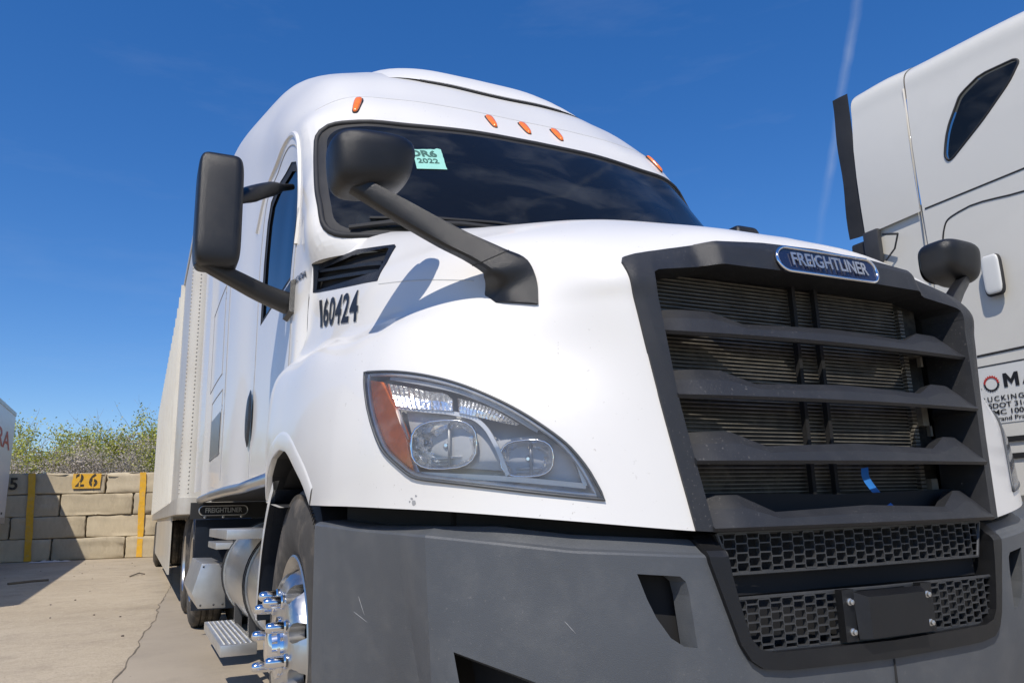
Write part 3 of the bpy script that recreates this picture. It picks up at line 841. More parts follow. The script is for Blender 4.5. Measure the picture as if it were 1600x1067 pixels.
# headlights: outline on the left front corner
HL = [tuple(q) for q in curve([(-1.141, .616, 1.409), (-1.063, .418, 1.375), (-.986, .308, 1.333), (-.904, .231, 1.279), (-.832, .18, 1.221), (-.784, .148, 1.172), (-.75, .126, 1.117), (-.724, .109, 1.053)], 3)[:-1]]
HL += [(-.724, .109, 1.053), (-.845, .166, 1.07), (-.979, .255, 1.095)]
HL += [tuple(q) for q in curve([(-1.084, .379, 1.117), (-1.128, .469, 1.188), (-1.145, .542, 1.284), (-1.141, .616, 1.409)], 3)[:-1]]
def hl_axis(s): return Vector((-s * .82, -.57, 0))
hl_parts = {}
for s in (-1, 1):
    U = hl_axis(s)
    poly = [(Vector((-s * p[0], p[1], p[2])).dot(U), p[2]) for p in HL]
    (hoodV, hoodF), inner = split(hoodV, hoodF, poly, U, Z, lambda p: p.x * s > .55 and p.y < .9)
    hl_parts[s] = inner
# side louvres near the cowl
vent_poly = [(1.662, 1.925), (1.664, 2.045), (1.36, 2.022), (1.03, 1.938), (1.0, 1.92), (.945, 1.835), (.912, 1.765)]
vents = {}
for s in (-1, 1):
    (hoodV, hoodF), inner = split(hoodV, hoodF, vent_poly, Y, Z, lambda p: p.x * s > .8)
    vents[s] = inner
hood = make('hood', hoodV, hoodF, 'white', truck)
for lv, lf in arch_lips:
    make('arch_lip', lv, lf, 'white', hood)
    sg = 1 if lv[0].x > 0 else -1
    V = []; F = []
    for i in range(0, len(lv), 4):
        n = len(V); V += [lv[i + 3], lv[i + 2], lv[i + 2] - X * sg * .25, lv[i + 3] - X * sg * .25]; F.append((n, n + 1, n + 2, n + 3))
    make('arch_liner', V, F, 'void', hood)
# hood lower return edge and inner liner so that nothing shines through
edge_row = mirror_grid(loft(HOOD, 8, 7))[0]
for s in (-1, 1):
    hl = [q for q in edge_row if q[0] * s > .525 and q[1] < .975]; V = []; F = []
    for i, q in enumerate(hl):
        V += [tuple(q), (q[0] * .955, q[1] + .05, q[2] + .004), (q[0] * .93, q[1] + .06, q[2] + .10)]
        if i: F += [(3 * i - 3, 3 * i, 3 * i + 1, 3 * i - 2), (3 * i - 2, 3 * i + 1, 3 * i + 2, 3 * i - 1)]
    make('hood_return_edge', V, F, 'white', hood)

# raised flare round each wheel arch
ac = curve([(y, z, 0) for y, z in arch[1:-1]], 5); tg = np.gradient(ac, axis=0); nn = np.column_stack([-tg[:, 1], tg[:, 0]]); nn /= np.linalg.norm(nn, axis=1, keepdims=True)
for s in (-1, 1):
    V = []
    for off_, up_ in ((.0, .0005), (.0, .003), (.010, .004), (.050, .0035), (.060, .002), (.070, -.003)):
        for q_, m_ in zip(ac, nn):
            V.append((q_[0] + m_[0] * off_, q_[1] + m_[1] * off_, up_))
    P = [Vector((s * 1.6, max(.80, v[0]), max(1.066, v[1]))) for v in V]
    P = conform(P, hood_bvh, (-s, 0, 0), 0.0)
    P = [p + X * s * v[2] for p, v in zip(P, V)]
    make('wheel_arch_flare', P, grid_faces(6, len(ac)), 'white', hood, sharp=50)

for s in (-1, 1):
    P = conform([Vector(q) for q in curve([(s * 1.3, .888, 1.747), (s * 1.3, .69, 1.705), (s * 1.3, .514, 1.662), (s * 1.3, .43, 1.640)], 6)], hood_bvh, (-s, 0, 0), -.0008)
    MB().tube(P, .0022, 6).build('hood_crease', 'crease_line', hood)
rngc = np.random.default_rng(8)
for cy_, cz_, r_ in ((.378, 1.060, .008), (.384, 1.070, .004), (.372, 1.076, .003), (.39, 1.064, .003)):
    P = [Vector((-1.4, cy_ + r_ * math.cos(a) * rngc.uniform(.5, 1.3), cz_ + r_ * math.sin(a) * rngc.uniform(.5, 1.3))) for a in np.linspace(0, 2 * math.pi, 10)[:-1]]
    make('paint_chip', conform(P, hood_bvh, (1, 0, 0), .0006), [tuple(range(9))], 'scratch', hood, smooth=False)

# grille surround: dark frame, bulged forward in the middle of its top
def surround_off(V, F):
    V, N = normals(V, F); out = []
    for p, n in zip(V, N):
        t = max(0, min(1, (.425 - abs(p[0])) / .07)); t = t * t * (3 - 2 * t)
        u = max(0, min(1, (p[2] - 1.565) / .05)); u = u * u * (3 - 2 * u)
        v = max(0, min(1, (1.735 - p[2]) / .05))
        out.append(Vector(p) + Vector(n) * .007 + Vector((0, -.034, .004)) * t * u * (.35 + .65 * v))
    return out
sv, sf = subdiv(sv, sf, 3, .014)
sv2 = surround_off(np.array([tuple(v) for v in sv]), sf)
sur = make('grille_surround', sv2, sf, 'grille', truck, sharp=40)
lv, lf = lip(sv2, sf, (0, .13, 0), lambda p: abs(p.x) < .60 and p.z < 1.64 and p.z > .94)
def inward(lv, lf):
    out = []
    for i in range(0, len(lv), 4): out += [lv[i], lv[i + 1], Vector((lv[i + 2].x * .97, lv[i + 2].y, lv[i + 2].z)), Vector((lv[i + 3].x * .97, lv[i + 3].y, lv[i + 3].z))]
    return out, lf
make('reveal', *inward(lv, lf), 'grille', sur)
lv, lf = lip(sv2, sf, (0, .03, 0), lambda p: not (abs(p.x) < .60 and p.z < 1.64))
make('outer_edge', lv, lf, 'grille', sur)

# four slats
def slat(zb, xe, yend, hc, hw, dy):
    xs = np.concatenate([np.linspace(-xe, -.385, 10), [-.3425, -.300], np.linspace(-.26, .26, 11), [.300, .3425], np.linspace(.385, xe, 10)]); V = []; n = 6
    for x in xs:
        a = abs(x); t = max(0, min(1, (a - .300) / .085))
        h = (hc - .010 * min(1, a / .30)) + (hw - hc + .010) * t; e = max(0, (a - (xe - .10)) / .10)
        yf = yend - dy * (1 - (a / xe) ** 2); zc = zb - .016 * (1 - (a / xe) ** 2) * 0
        back = .020 + .55 * (h - hc); curl = .05 * e * e
        V += [(x, yf + .006, zb), (x, yf, zb + .008), (x, yf + back * .55 + curl * .6, zb + h * .62), (x, yf + back + .012 + curl, zb + h), (x, yf + back + .045 + curl, zb + h - .004), (x, yf + .06, zb + .012)]
    F = []
    for i in range(len(xs) - 1):
        for k in range(n): F.append((i * n + k, i * n + (k + 1) % n, (i + 1) * n + (k + 1) % n, (i + 1) * n + k))
    F += [tuple(range(n)), tuple((len(xs) - 1) * n + k for k in range(n))][::1]
    V, F = oriented(V, F, (0, yend + .04, zb + .02))
    return make('grille_slat', V, F, 'grille', truck, sharp=9)
slat(1.443, .557, .075, .052, .074, .034)
slat(1.284, .540, .050, .053, .077, .032)
slat(1.128, .515, .032, .054, .080, .030)
slat(.976, .490, .020, .050, .082, .028)

# radiator, its fins, posts and the dark box around
make('radiator', *(lambda m: (m.V, m.F))(MB().box((-.50, .185, .90), (.50, .24, 1.66))), 'core', truck, smooth=False)
mb = MB(); z = .93
while z < 1.64:
    mb.box((-.485, .178, z), (.40, .1845, z + .0026)); z += .0104
rf = mb.build('radiator_fins', 'fin', truck, smooth=False); rf['kind'] = 'stuff'
mb = MB()
for i in range(60): mb.box((.405, .168, .95 + i * .011), (.425, .184, .957 + i * .011))
mb.build('radiator_side_tank', 'fin', truck, smooth=False)
for i in range(3):
    z0 = 1.04 + i * .21
    mb = MB().box((.425, .15, z0), (.462, .19, z0 + .055)).box((.452, .15, z0 - .03), (.462, .162, z0 + .055))
    mb.build('hose_bracket', 'fin', truck, smooth=False)
for x in (-.03, .055): MB().box((x - .006, .158, .93), (x + .006, .174, 1.64)).build('radiator_post', 'void', truck, smooth=False)
mb = MB().box((-.56, .50, .40), (.56, .52, 1.64)).box((-.56, .2, 1.625), (.56, .50, 1.64)).box((-.56, .2, .40), (-.55, .50, 1.62)).box((.55, .2, .40), (.56, .50, 1.62)).box((-.6, .10, .52), (.6, .5, .54))
mb.build('grille_cavity', 'void', truck, smooth=False)
V = curve([(.155, .150, 1.125), (.145, .142, 1.10), (.155, .132, 1.07), (.170, .118, 1.04), (.180, .10, 1.015)], 4)
mb = MB(); w = .012
Vs = []; Fs = []
for i, p in enumerate(V):
    Vs += [(p[0] - w, p[1], p[2]), (p[0] + w, p[1] - .004, p[2] + .003)]
    if i: Fs.append((2 * i - 2, 2 * i - 1, 2 * i + 1, 2 * i))
make('blue_strap', Vs, Fs, 'blue', truck)

# oval emblem
em_o = Vector((0, .044, 1.668)); em_r = X; em_u = Vector((0, .20, 1)).normalized()
def stadium(a, b, n=14):
    return [((a - b) * (1 if i <= n else -1) + b * math.cos(-math.pi / 2 + math.pi * i / n) if i <= n else -(a - b) + b * math.cos(math.pi / 2 + math.pi * (i - n - 1) / n),
             b * math.sin(-math.pi / 2 + math.pi * i / n) if i <= n else b * math.sin(math.pi / 2 + math.pi * (i - n - 1) / n)) for i in range(2 * n + 2)]
def bow(V, k=.55):
    return [Vector((v[0], v[1] + k * v[0] * v[0], v[2])) for v in V]
def emblem(parent, o, r, u, a, b, curve_k, txt='FREIGHTLINER', ring='chrome', face='emblem_blue', flip=False, tsize=1.0):
    o = Vector(o)
    st = stadium(a, b); V = [(p[0], p[1], .004) for p in st]; n = len(V)
    V += [(p[0], p[1], -.006) for p in st]
    F = [tuple(range(n))] + [(i, n + i, n + (i + 1) % n, (i + 1) % n) for i in range(n)]
    e = make('emblem', bow(place(V, o, r, u), curve_k), F, face, parent, smooth=False)
    mb = MB().loop(bow(place([(p[0], p[1], .004) for p in stadium(a, b, 18)], o, r, u), curve_k), b * .13, 8)
    mb.build('emblem_ring', ring, e, sharp=None)
    V, F = text_mesh(txt, b * 1.5 * tsize, .0009, .0008 * (b / .037), .98)
    xs = [v[0] for v in V]; sx = (a * 1.52) / (max(xs) - min(xs))
    make('emblem_letters', bow(place([(v[0], v[1], v[2] + .0052) for v in V], o, r, u, sx), curve_k), F, 'alu' if ring == 'chrome' else ring, e, smooth=False)
    return e
emblem(truck, em_o, em_r, em_u, .186, .036, .30)

# ---- bumper
def ridge(x): return np.interp(abs(x), [0, .53, .8, 1.065, 1.15, 1.2], [.915, .926, .945, .985, 1.0, 1.015])
def ledge(x): return float(np.interp(abs(x), [.95, 1.15], [1, .12]))
bp = np.array(BPLAN); bp_a = curve(np.column_stack([bp[:7], np.zeros(7)]), 7)[:, :2]; bp_b = curve(np.column_stack([bp[6:], np.zeros(len(bp) - 6)]), 7)[:, :2]
plan = np.concatenate([bp_a, bp_b[1:]])
tan = np.gradient(plan, axis=0); nrm = np.column_stack([-tan[:, 1], tan[:, 0]]); nrm /= np.linalg.norm(nrm, axis=1, keepdims=True)   # inward
nri = len(bp_a) - 1
def brow(zf, ins):
    out = []
    for i, (p, q) in enumerate(zip(plan, nrm)):
        z = zf(p[0]); w = float(np.interp(i - nri, [-2, 0, 6, 16, 24, 28], [0, .35, 1, .5, .1, 0])); e = ins + w * max(0, .97 - z) * .20
        out.append((p[0] + q[0] * e, p[1] + q[1] * e, z))
    return np.array(out)
rows = [brow(lambda x: .36, .10), brow(lambda x: .44, .035), brow(lambda x: .50, .010), brow(lambda x: .58, .003), brow(lambda x: .66, 0), brow(lambda x: .74, 0), brow(lambda x: .82, 0.0), brow(lambda x: ridge(x) - .045, 0.0), brow(lambda x: ridge(x) - .004, .0),
        brow(lambda x: ridge(x) + .001, .004), brow(lambda x: ridge(x) + .006, .014), brow(lambda x: ridge(x) + .006 + .024 * ledge(x), .040), brow(lambda x: ridge(x) + .006 + .028 * ledge(x), .046), brow(lambda x: ridge(x) + .006 + .028 * ledge(x), .12)]
bumV, bumF = flat(mirror_grid(np.array(rows)))
bumV, bumF = oriented(bumV, bumF, (0, .6, .7))
bum_bvh = bvh(bumV, bumF)
b_out = [(0, .668), (.33, .672), (.395, .680), (.425, .700), (.447, .735), (.478, .83), (.505, .91), (.53, 1.02), (0, 1.02)]
b_in = [(0, .708), (.36, .712), (.40, .722), (.420, .745), (.436, .80), (.452, .87), (.475, 1.02), (0, 1.02)]
(bumV, bumF), (tv, tf) = split(bumV, bumF, sym(b_out), X, Z, lambda p: p.y < .3)
(tv, tf), _in = split(tv, tf, sym(b_in), X, Z)
fog = [(-.67, .893), (-.575, .884), (-.562, .872), (-.556, .843), (-.546, .733), (-.575, .737), (-.605, .757), (-.634, .80), (-.652, .84)]
low_in = [(-1.016, .735), (-1.006, .728), (-.878, .678), (-.66, .58), (-.66, .48), (-.98, .48), (-.997, .60)]
reveals = []
for s in (-1, 1):
    for poly, dep in ((fog, .045), (low_in, .10)):
        (bumV, bumF), (iv, if_) = split(bumV, bumF, [(-s * a, b) for a, b in poly], X, Z, lambda p: p.x * s > .4 and p.y < .5)
        reveals.append((lip(iv, if_, (s * .012, dep, 0)), offset(iv, if_, -dep)))
bumper = make('bumper', bumV, bumF, 'bumper', truck, sharp=16)
for (lv, lf), (bv, bf) in reveals:
    make('opening_edge', lv, lf, 'bumper', bumper); make('opening_back', [Vector(v) + Vector((0, .02, 0)) for v in bv], bf, 'void', bumper)
tv, tf = offset(tv, tf, .012)
trim = make('bumper_trim', tv, tf, 'black', truck, sharp=25)
make('trim_return', *lip(tv, tf, (0, .09, 0), lambda p: p.z < .96), 'black', trim)
seam = bump_line = [(0, 0, z) for z in np.linspace(.40, .664, 8)]
MB().tube([(0, -.0005, z) for z in np.linspace(.40, .664, 6)], .0028, 6).build('panel_seam', 'seam', bumper)
# filler in the dark gap between bumper and hood
V = mirror_grid(np.array([brow(lambda x: .80, .10), brow(lambda x: ridge(x) + .14, .10)]))
make('gap_filler', *flat(V), 'void', truck)

# honeycomb mesh panels of the lower intake
def honey(name, z0, z1, xt, xb, y0, p=.066, q=.0100):
    mb = MB(); t = .0016; dep = .012
    def yc(x): return y0 + .10 * x * x
    def seg(x0, za, x1, zb):
        w = t if abs(zb - za) < 1e-6 else t * .8
        d = Vector((x1 - x0, 0, zb - za)).normalized(); n = Vector((-d.z, 0, d.x)) * w
        P = [Vector((x0, yc(x0), za)) - n, Vector((x1, yc(x1), zb)) - n, Vector((x1, yc(x1), zb)) + n, Vector((x0, yc(x0), za)) + n]
        P += [v + Vector((0, dep, 0)) for v in P]
        mb.add(P, [(0, 1, 2, 3), (0, 4, 5, 1), (1, 5, 6, 2), (2, 6, 7, 3), (3, 7, 4, 0)])
    nr = int(round((z1 - z0) / q)); q = (z1 - z0) / nr
    for r in range(nr + 1):
        z = z0 + r * q; f = (z - z0) / (z1 - z0); xl = xb + (xt - xb) * f
        n = int(xl / p) + 2
        for i in range(-n, n + 1):
            x = i * p + (p / 2 if r % 2 else 0); a, b = x - p * .235, x + p * .235
            if b < -xl or a > xl: continue
            seg(max(a, -xl), z, min(b, xl), z)
            if r < nr:
                if b < xl - p * .03: seg(b, z, b + p * .03, z + q)
                if a > -xl + p * .03: seg(a, z, a - p * .03, z + q)
    fr = [(-xb, yc(xb), z0 - .004), (0, yc(0), z0 - .004), (xb, yc(xb), z0 - .004), (xt, yc(xt), z1 + .004), (0, yc(0), z1 + .004), (-xt, yc(xt), z1 + .004)]
    for a, b in zip(fr, fr[1:] + fr[:1]): mb.tube([a, b], .0042, 6)
    o = mb.build(name, 'mesh', truck, smooth=False); o['kind'] = 'stuff'
honey('grille_mesh', .884, .968, .462, .432, .030)
honey('grille_mesh', .716, .824, .452, .428, .012)
MB().box((-.44, .07, .83), (.44, .11, .88)).build('crash_bar', 'void', truck, smooth=False)
MB().box((-.47, .09, .70), (.47, .10, .97)).build('mesh_backing', 'void', truck, smooth=False)
# flat bolted plate in front of the lower mesh
pb = MB()
pb.add([(-.098, -.034, .722), (.098, -.034, .722), (.098, -.034, .815), (-.098, -.034, .815), (-.118, -.012, .720), (.118, -.012, .720), (.118, -.006, .826), (-.118, -.006, .826)],
       [(0, 1, 2, 3), (0, 4, 5, 1), (1, 5, 6, 2), (2, 6, 7, 3), (3, 7, 4, 0)])
plate = pb.build('bumper_plate', 'black', truck, smooth=False)
for s in (-1, 1): MB().box((min(s * .117, s * .155), -.008, .716), (max(s * .117, s * .155), .012, .832)).build('plate_bracket', 'black', plate, smooth=False)
for x, z in ((-.134, .8043), (-.134, .7372), (.134, .8043), (.134, .7372)):
    V, F = lathe([(0, .0085), (.003, .0085), (.004, .0062), (.010, .006), (.011, .003), (.011, 0)], 10, 'y', (x, -.008, z), -1)
    make('bolt', V, F, 'alu', plate, sharp=35)

# ---- headlights: outlines in the lamp's own plane (u across, z up), laid at depth d behind the lens
def hl_build(s):
    V, F = hl_parts[s]; U = hl_axis(s); fwd = Vector((s * .57, -.82, 0)).normalized()
    V, F = oriented(V, F, (0, 1.2, 1.2)); u2 = U.dot(U)
    def hp(u, z, d=0.0):
        o = U * (u / u2) + Z * z + fwd * 3
        h = hood_bvh.ray_cast(o, -fwd); return h[0] - fwd * d
    hv, hf = [Vector(v) - fwd * .085 for v in V], F
    house = make('headlight', hv, hf, 'housing_dark', truck)
    make('lamp_side_wall', *lip(V, F, -fwd * .088), 'housing_dark', house)
    lv, lf = offset(V, F, .004)
    make('lens', lv, lf, 'lens', house)
    pts = [Vector(p) for p in loop_pts(lv, lf)]
    keep = [pts[0]]
    for p in pts[1:]:
        if (p - keep[-1]).length > .012: keep.append(p)
    sm = []
    for i, p in enumerate(keep):
        a, b = keep[i - 1], keep[(i + 1) % len(keep)]
        sm.append(p if (p - a).angle(b - p) > .6 else p * .4 + (a + b) * .3)
    keep = sm
    MB().loop(keep, .0034, 6).build('lamp_seal', 'seal', house, sharp=None)
    c0 = sum(keep, Vector()) / len(keep)
    MB().loop([p + (c0 - p) * .055 - fwd * .004 for p in keep], .0055, 6).build('lens_rim', 'housing', house, sharp=None)
    def patch(name, poly, d, m, depth=.03, n=10, sharp=None):
        """fan of the outline conformed to the lens curve, with side walls"""
        P = [Vector(p) for p in poly]; c = sum(P, Vector((0, 0))) / len(P); R = []
        ring = []
        for i in range(len(P)):
            for k in range(4): ring.append(P[i] + (P[(i + 1) % len(P)] - P[i]) * k / 4)
        N = len(ring); VV = []; FF = []
        for j in range(n + 1):
            for q in ring:
                w = q + (c - q) * j / n; VV.append(hp(w.x, w.y, d))
        for j in range(n):
            for i in range(N): FF.append((j * N + i, j * N + (i + 1) % N, (j + 1) * N + (i + 1) % N, (j + 1) * N + i))
        k0 = len(VV); VV += [VV[i] - fwd * depth for i in range(N)]
        FF += [(i, k0 + i, k0 + (i + 1) % N, (i + 1) % N) for i in range(N)]
        return make(name, VV, FF, m, house, sharp=40)
    def ribbon(name, line, w, d, m, t=.012):
        P = curve([(p[0], p[1], 0) for p in line], 5); mb = MB(); pts = [hp(p[0], p[1], d) for p in P]
        mb.tube(pts, w, 4, upv=fwd, flat=1.3); return mb.build(name, m, house, sharp=50)
    patch('turn_signal', [(-1.2744, 1.3879), (-1.2127, 1.3701), (-1.169, 1.2969), (-1.127, 1.2113), (-1.1018, 1.1275), (-1.143, 1.1543), (-1.1919, 1.1909), (-1.2286, 1.2489), (-1.2475, 1.3079)], .010, 'amber', .05)
    patch('lamp_recess', [(-1.1457, 1.2885), (-1.0156, 1.2685), (-.946, 1.2425), (-.9178, 1.2065), (-.8819, 1.1269), (-1.08, 1.1472), (-1.1189, 1.2106)], .050, 'housing_dark', .03)
    patch('lamp_recess', [(-.9045, 1.1976), (-.7919, 1.2107), (-.732, 1.1591), (-.7033, 1.0933), (-.8668, 1.1175)], .050, 'housing_dark', .03)
    ribbon('bezel', [(-1.1692, 1.2993), (-1.0843, 1.2818), (-.9973, 1.2655), (-.9461, 1.2481), (-.9244, 1.2279), (-.9032, 1.1934), (-.8722, 1.1152)], .0070, .030, 'housing')
    ribbon('bezel', [(-1.1692, 1.2993), (-1.1449, 1.244), (-1.1185, 1.1761), (-1.0957, 1.1272)], .0065, .030, 'housing')
    ribbon('bezel', [(-1.0957, 1.1272), (-.9961, 1.1182), (-.8724, 1.1071), (-.7881, 1.0977), (-.6964, 1.0859)], .0085, .030, 'housing')
    ribbon('bezel', [(-.80, 1.228), (-.7493, 1.1948), (-.7212, 1.1567), (-.6964, 1.0859)], .0065, .026, 'housing')
    rngb = np.random.default_rng(3)
    for (cu, cz, ru, rz) in ((-1.026, 1.193, .080, .057), (-.828, 1.153, .062, .042)):
        c = hp(cu, cz, .024); ux = U.normalized()
        VV = []; n = 20; m = 7
        for j in range(m + 1):
            q = 1 - j / m
            for i in range(n):
                a = 2 * math.pi * i / n
                e = 2 / 2.8; ca = math.copysign(abs(math.cos(a)) ** e, math.cos(a)); sa = math.copysign(abs(math.sin(a)) ** e, math.sin(a))
                dp = -.050 * (1 - q * q) + (rngb.normal(0, .0028) if 0 < j < m else 0)
                VV.append(c + ux * ru * ca * max(q, .05) + Z * rz * sa * max(q, .05) + fwd * dp)
        FF = [(j * n + i, j * n + (i + 1) % n, (j + 1) * n + (i + 1) % n, (j + 1) * n + i) for j in range(m) for i in range(n)] + [tuple(m * n + i for i in range(n))]
        make('reflector', VV, FF, 'reflector', house, smooth=False)
        MB().loop([VV[i] + fwd * .001 for i in range(n)], .0030, 6).build('reflector_rim', 'chrome', house, sharp=None)
        MB().tube([c - fwd * .046, c - fwd * .028, c - fwd * .018], [.010, .010, .004], 10).build('bulb', 'chrome', house)
        MB().tube([c - fwd * .014 - Z * rz * .98 + ux * ru * .12, c - fwd * .014 + Z * rz * .98 + ux * ru * .12], .0036, 4).build('reflector_rib', 'housing_dark', house)
        MB().tube([c - fwd * .020 - ux * ru * .45 - Z * rz * .55, c - fwd * .020 + ux * ru * .5 - Z * rz * .5], .006, 6, flat=.5).build('reflector_shield', 'housing', house)
    # ribbed light guides along the top
    def guide(top, bot, nn, amp, m):
        T = curve([(p[0], p[1], 0) for p in top], nn); Bm = curve([(p[0], p[1], 0) for p in bot], nn); VV = []; FF = []
        for i, (p, q) in enumerate(zip(T, Bm)):
            o = .020 - amp * (i % 2)
            for k in range(5): w = p + (q - p) * k / 4; VV.append(hp(w[0], w[1], o + .004 * (1 - abs(k - 2) / 2) * -1))
            if i: FF += [(5 * i - 5 + k, 5 * i - 4 + k, 5 * i + 1 + k, 5 * i + k) for k in range(4)]
        return make('light_guide', VV, FF, m, house, smooth=False)
    guide([(-1.2029, 1.366), (-1.14, 1.348), (-1.0742, 1.3288), (-1.0193, 1.3132), (-1.005, 1.300)], [(-1.172, 1.3028), (-1.12, 1.2905), (-1.0654, 1.281), (-1.02, 1.2745), (-1.0013, 1.2719)], 8, .0045, 'reflector')
    guide([(-.9947, 1.3044), (-.95, 1.290), (-.9108, 1.275), (-.875, 1.254), (-.8432, 1.2327)], [(-.9884, 1.2666), (-.955, 1.2575), (-.92, 1.248), (-.885, 1.238), (-.850, 1.2300)], 9, .0045, 'reflector')
    # dark upper band
    ribbon('top_band', [(-1.19, 1.378), (-1.07, 1.345), (-.97, 1.312), (-.88, 1.267), (-.80, 1.215)], .007, .020, 'housing_dark')
    return house
for s in (-1, 1): hl_build(s)

# ---- hood louvres
for s in (-1, 1):
    V, F = vents[s]; V, F = oriented(V, F, (0, 1.2, 1.4))
    bv, bf = offset(V, F, -.022); vent = make('side_louvre', bv, bf, 'void', truck)
    make('louvre_wall', *lip(V, F, (-s * .025, .0, 0)), 'black', vent)
    fv, ff = offset(V, F, .002)
    ring = [((a - 1.30) * .90 + 1.31, (b - 1.93) * .72 + 1.932) for a, b in vent_poly]
    (rv, rf_), _ = split(fv, ff, ring, Y, Z); make('louvre_frame', rv, rf_, 'black', vent)
    tree = bvh(V, F)
    for f in (.38, .70):
        y0, z0 = .955, 1.80; L = []
        for t in np.linspace(0, 1, 9):
            y = (.93 + .08 * f) * (1 - t) + 1.655 * t; z = (1.765 + (1.938 - 1.765) * f) * (1 - t) + (1.925 + (2.045 - 1.925) * f) * t
            h = tree.find_nearest(Vector((s * 1.03, y, z))); L.append(h[0] + Vector((s * .001, 0, 0)))
        Vb = []; Fb = []
        for i, p in enumerate(L):
            Vb += [p + Vector((0, 0, .010)) - X * s * .018, p + Vector((0, 0, .004)), p - Vector((0, 0, .008)), p - Vector((0, 0, .004)) - X * s * .018]
            if i: Fb += [(4 * i - 4 + k, 4 * i - 4 + (k + 1) % 4, 4 * i + (k + 1) % 4, 4 * i + k) for k in range(4)]
        make('louvre_blade', Vb, Fb, 'black', vent, smooth=False)
    # fleet number on the flank, on either side
    for name, grow_, m, off in (('number_outline', .0062, 'number_edge', .0022), ('fleet_number', .0034, 'number', .0038)):
        nv, nf = [], []; cur = -.275
        for ch in '160424':
            adv = .058 if ch == '1' else .098
            dv_, df_ = subdiv(*text_mesh(ch, .176, 0, grow_ + .0012), 3, .03); xx = [v[0] for v in dv_]; c_ = (max(xx) + min(xx)) / 2
            k_ = ((.036 if ch == '1' else adv - .010) + grow_) / (max(xx) - min(xx)); n_ = len(nv)
            nv += [Vector(((v[0] - c_) * k_ + cur + adv / 2, v[1], 0)) for v in dv_]; nf += [tuple(i + n_ for i in f) for f in df_]; cur += adv
        sx = 1.0
        W_ = place(nv, (s * 1.2, 1.255, 1.746), (0, s, .19 * s), (0, .68, 1), sx, 1.0, True)
        W_ = [Vector((w.x, w.y, w.z)) for w in W_]
        make(name, conform(W_, hood_bvh, (-s, 0, 0), off), nf, m, truck, smooth=False)

# ---- cab
cabV, cabF = flat(mirror_grid(loft(CAB, 8, 8)))
cabV, cabF = oriented(cabV, cabF, (0, 3.5, 2.4))
cab_bvh = bvh(cabV, cabF)
ws_poly = rounded(sym([(0, 2.05), (.5, 2.062), (.85, 2.085), (1.085, 2.115), (1.078, 2.42), (1.035, 2.815), (.65, 2.818), (.27, 2.818), (0, 2.818)]), .10, 6)
for s in (-1, 1):
    (cabV, cabF), _o = split(cabV, cabF, vent_poly, Y, Z, lambda p: p.x * s > .8)
(cabV, cabF), (wv, wf) = split(cabV, cabF, ws_poly, X, Z, lambda p: p.y < 2.2 and p.z > 1.98)
win_poly = [(2.09, 2.10), (2.095, 2.48), (2.13, 2.63), (2.2, 2.74), (2.32, 2.79), (2.7, 2.81), (2.86, 2.78), (2.93, 2.68), (2.99, 2.45), (3.03, 2.10)]
wins = {}
for s in (-1, 1):
    (cabV, cabF), wins[s] = split(cabV, cabF, win_poly, Y, Z, lambda p: p.x * s > .9)
cab = make('cab_body', cabV, cabF, 'white', truck)
V = [(s * x, y, z) for s in (-1, 1) for x, y, z in ()]
rear = mirror_grid(loft(CAB, 8, 8))[-1]
make('cab_rear_wall', rear, [tuple(range(len(rear)))], 'white', cab, smooth=False)
MB().box((-1.1, 1.8, 1.20), (1.1, 6.0, 1.225)).build('cab_floor', 'steel', cab, smooth=False)
MB().box((-1.09, 1.74, 1.2), (1.09, 1.76, 2.03)).build('firewall', 'void', cab, smooth=False)
ws = None
ring = [(a * .965, (b - 2.43) * .925 + 2.43) for a, b in ws_poly]
(rv, rf_), (iv, if_) = split(wv, wf, ring, X, Z)
ws = make('windshield', iv, if_, 'windshield', truck)
make('windshield_border', *offset(rv, rf_, .0), 'rubber', ws)
pts = loop_pts(wv, wf); keep = [pts[0]]
for p in pts[1:]:
    if (p - keep[-1]).length > .03: keep.append(p)
MB().loop(keep, .013, 8).build('windshield_gasket', 'rubber', ws, sharp=None)
ws_bvh = bvh(wv, wf)
for s in (-1, 1):
    P = conform([Vector((s * x, 1.0, z)) for x, z in ((1.0, 2.135), (.85, 2.15), (.6, 2.145), (.3, 2.13))], ws_bvh, (0, 1, 0), .022)
    MB().tube(P, [.010, .012, .010, .006], 8).build('wiper_arm', 'rubber', ws)
    P = conform([Vector((s * x, 1.0, z)) for x, z in ((.92, 2.185), (.7, 2.18), (.45, 2.17), (.2, 2.155))], ws_bvh, (0, 1, 0), .012)
    MB().tube(P, .007, 6).build('wiper_blade', 'rubber', ws)
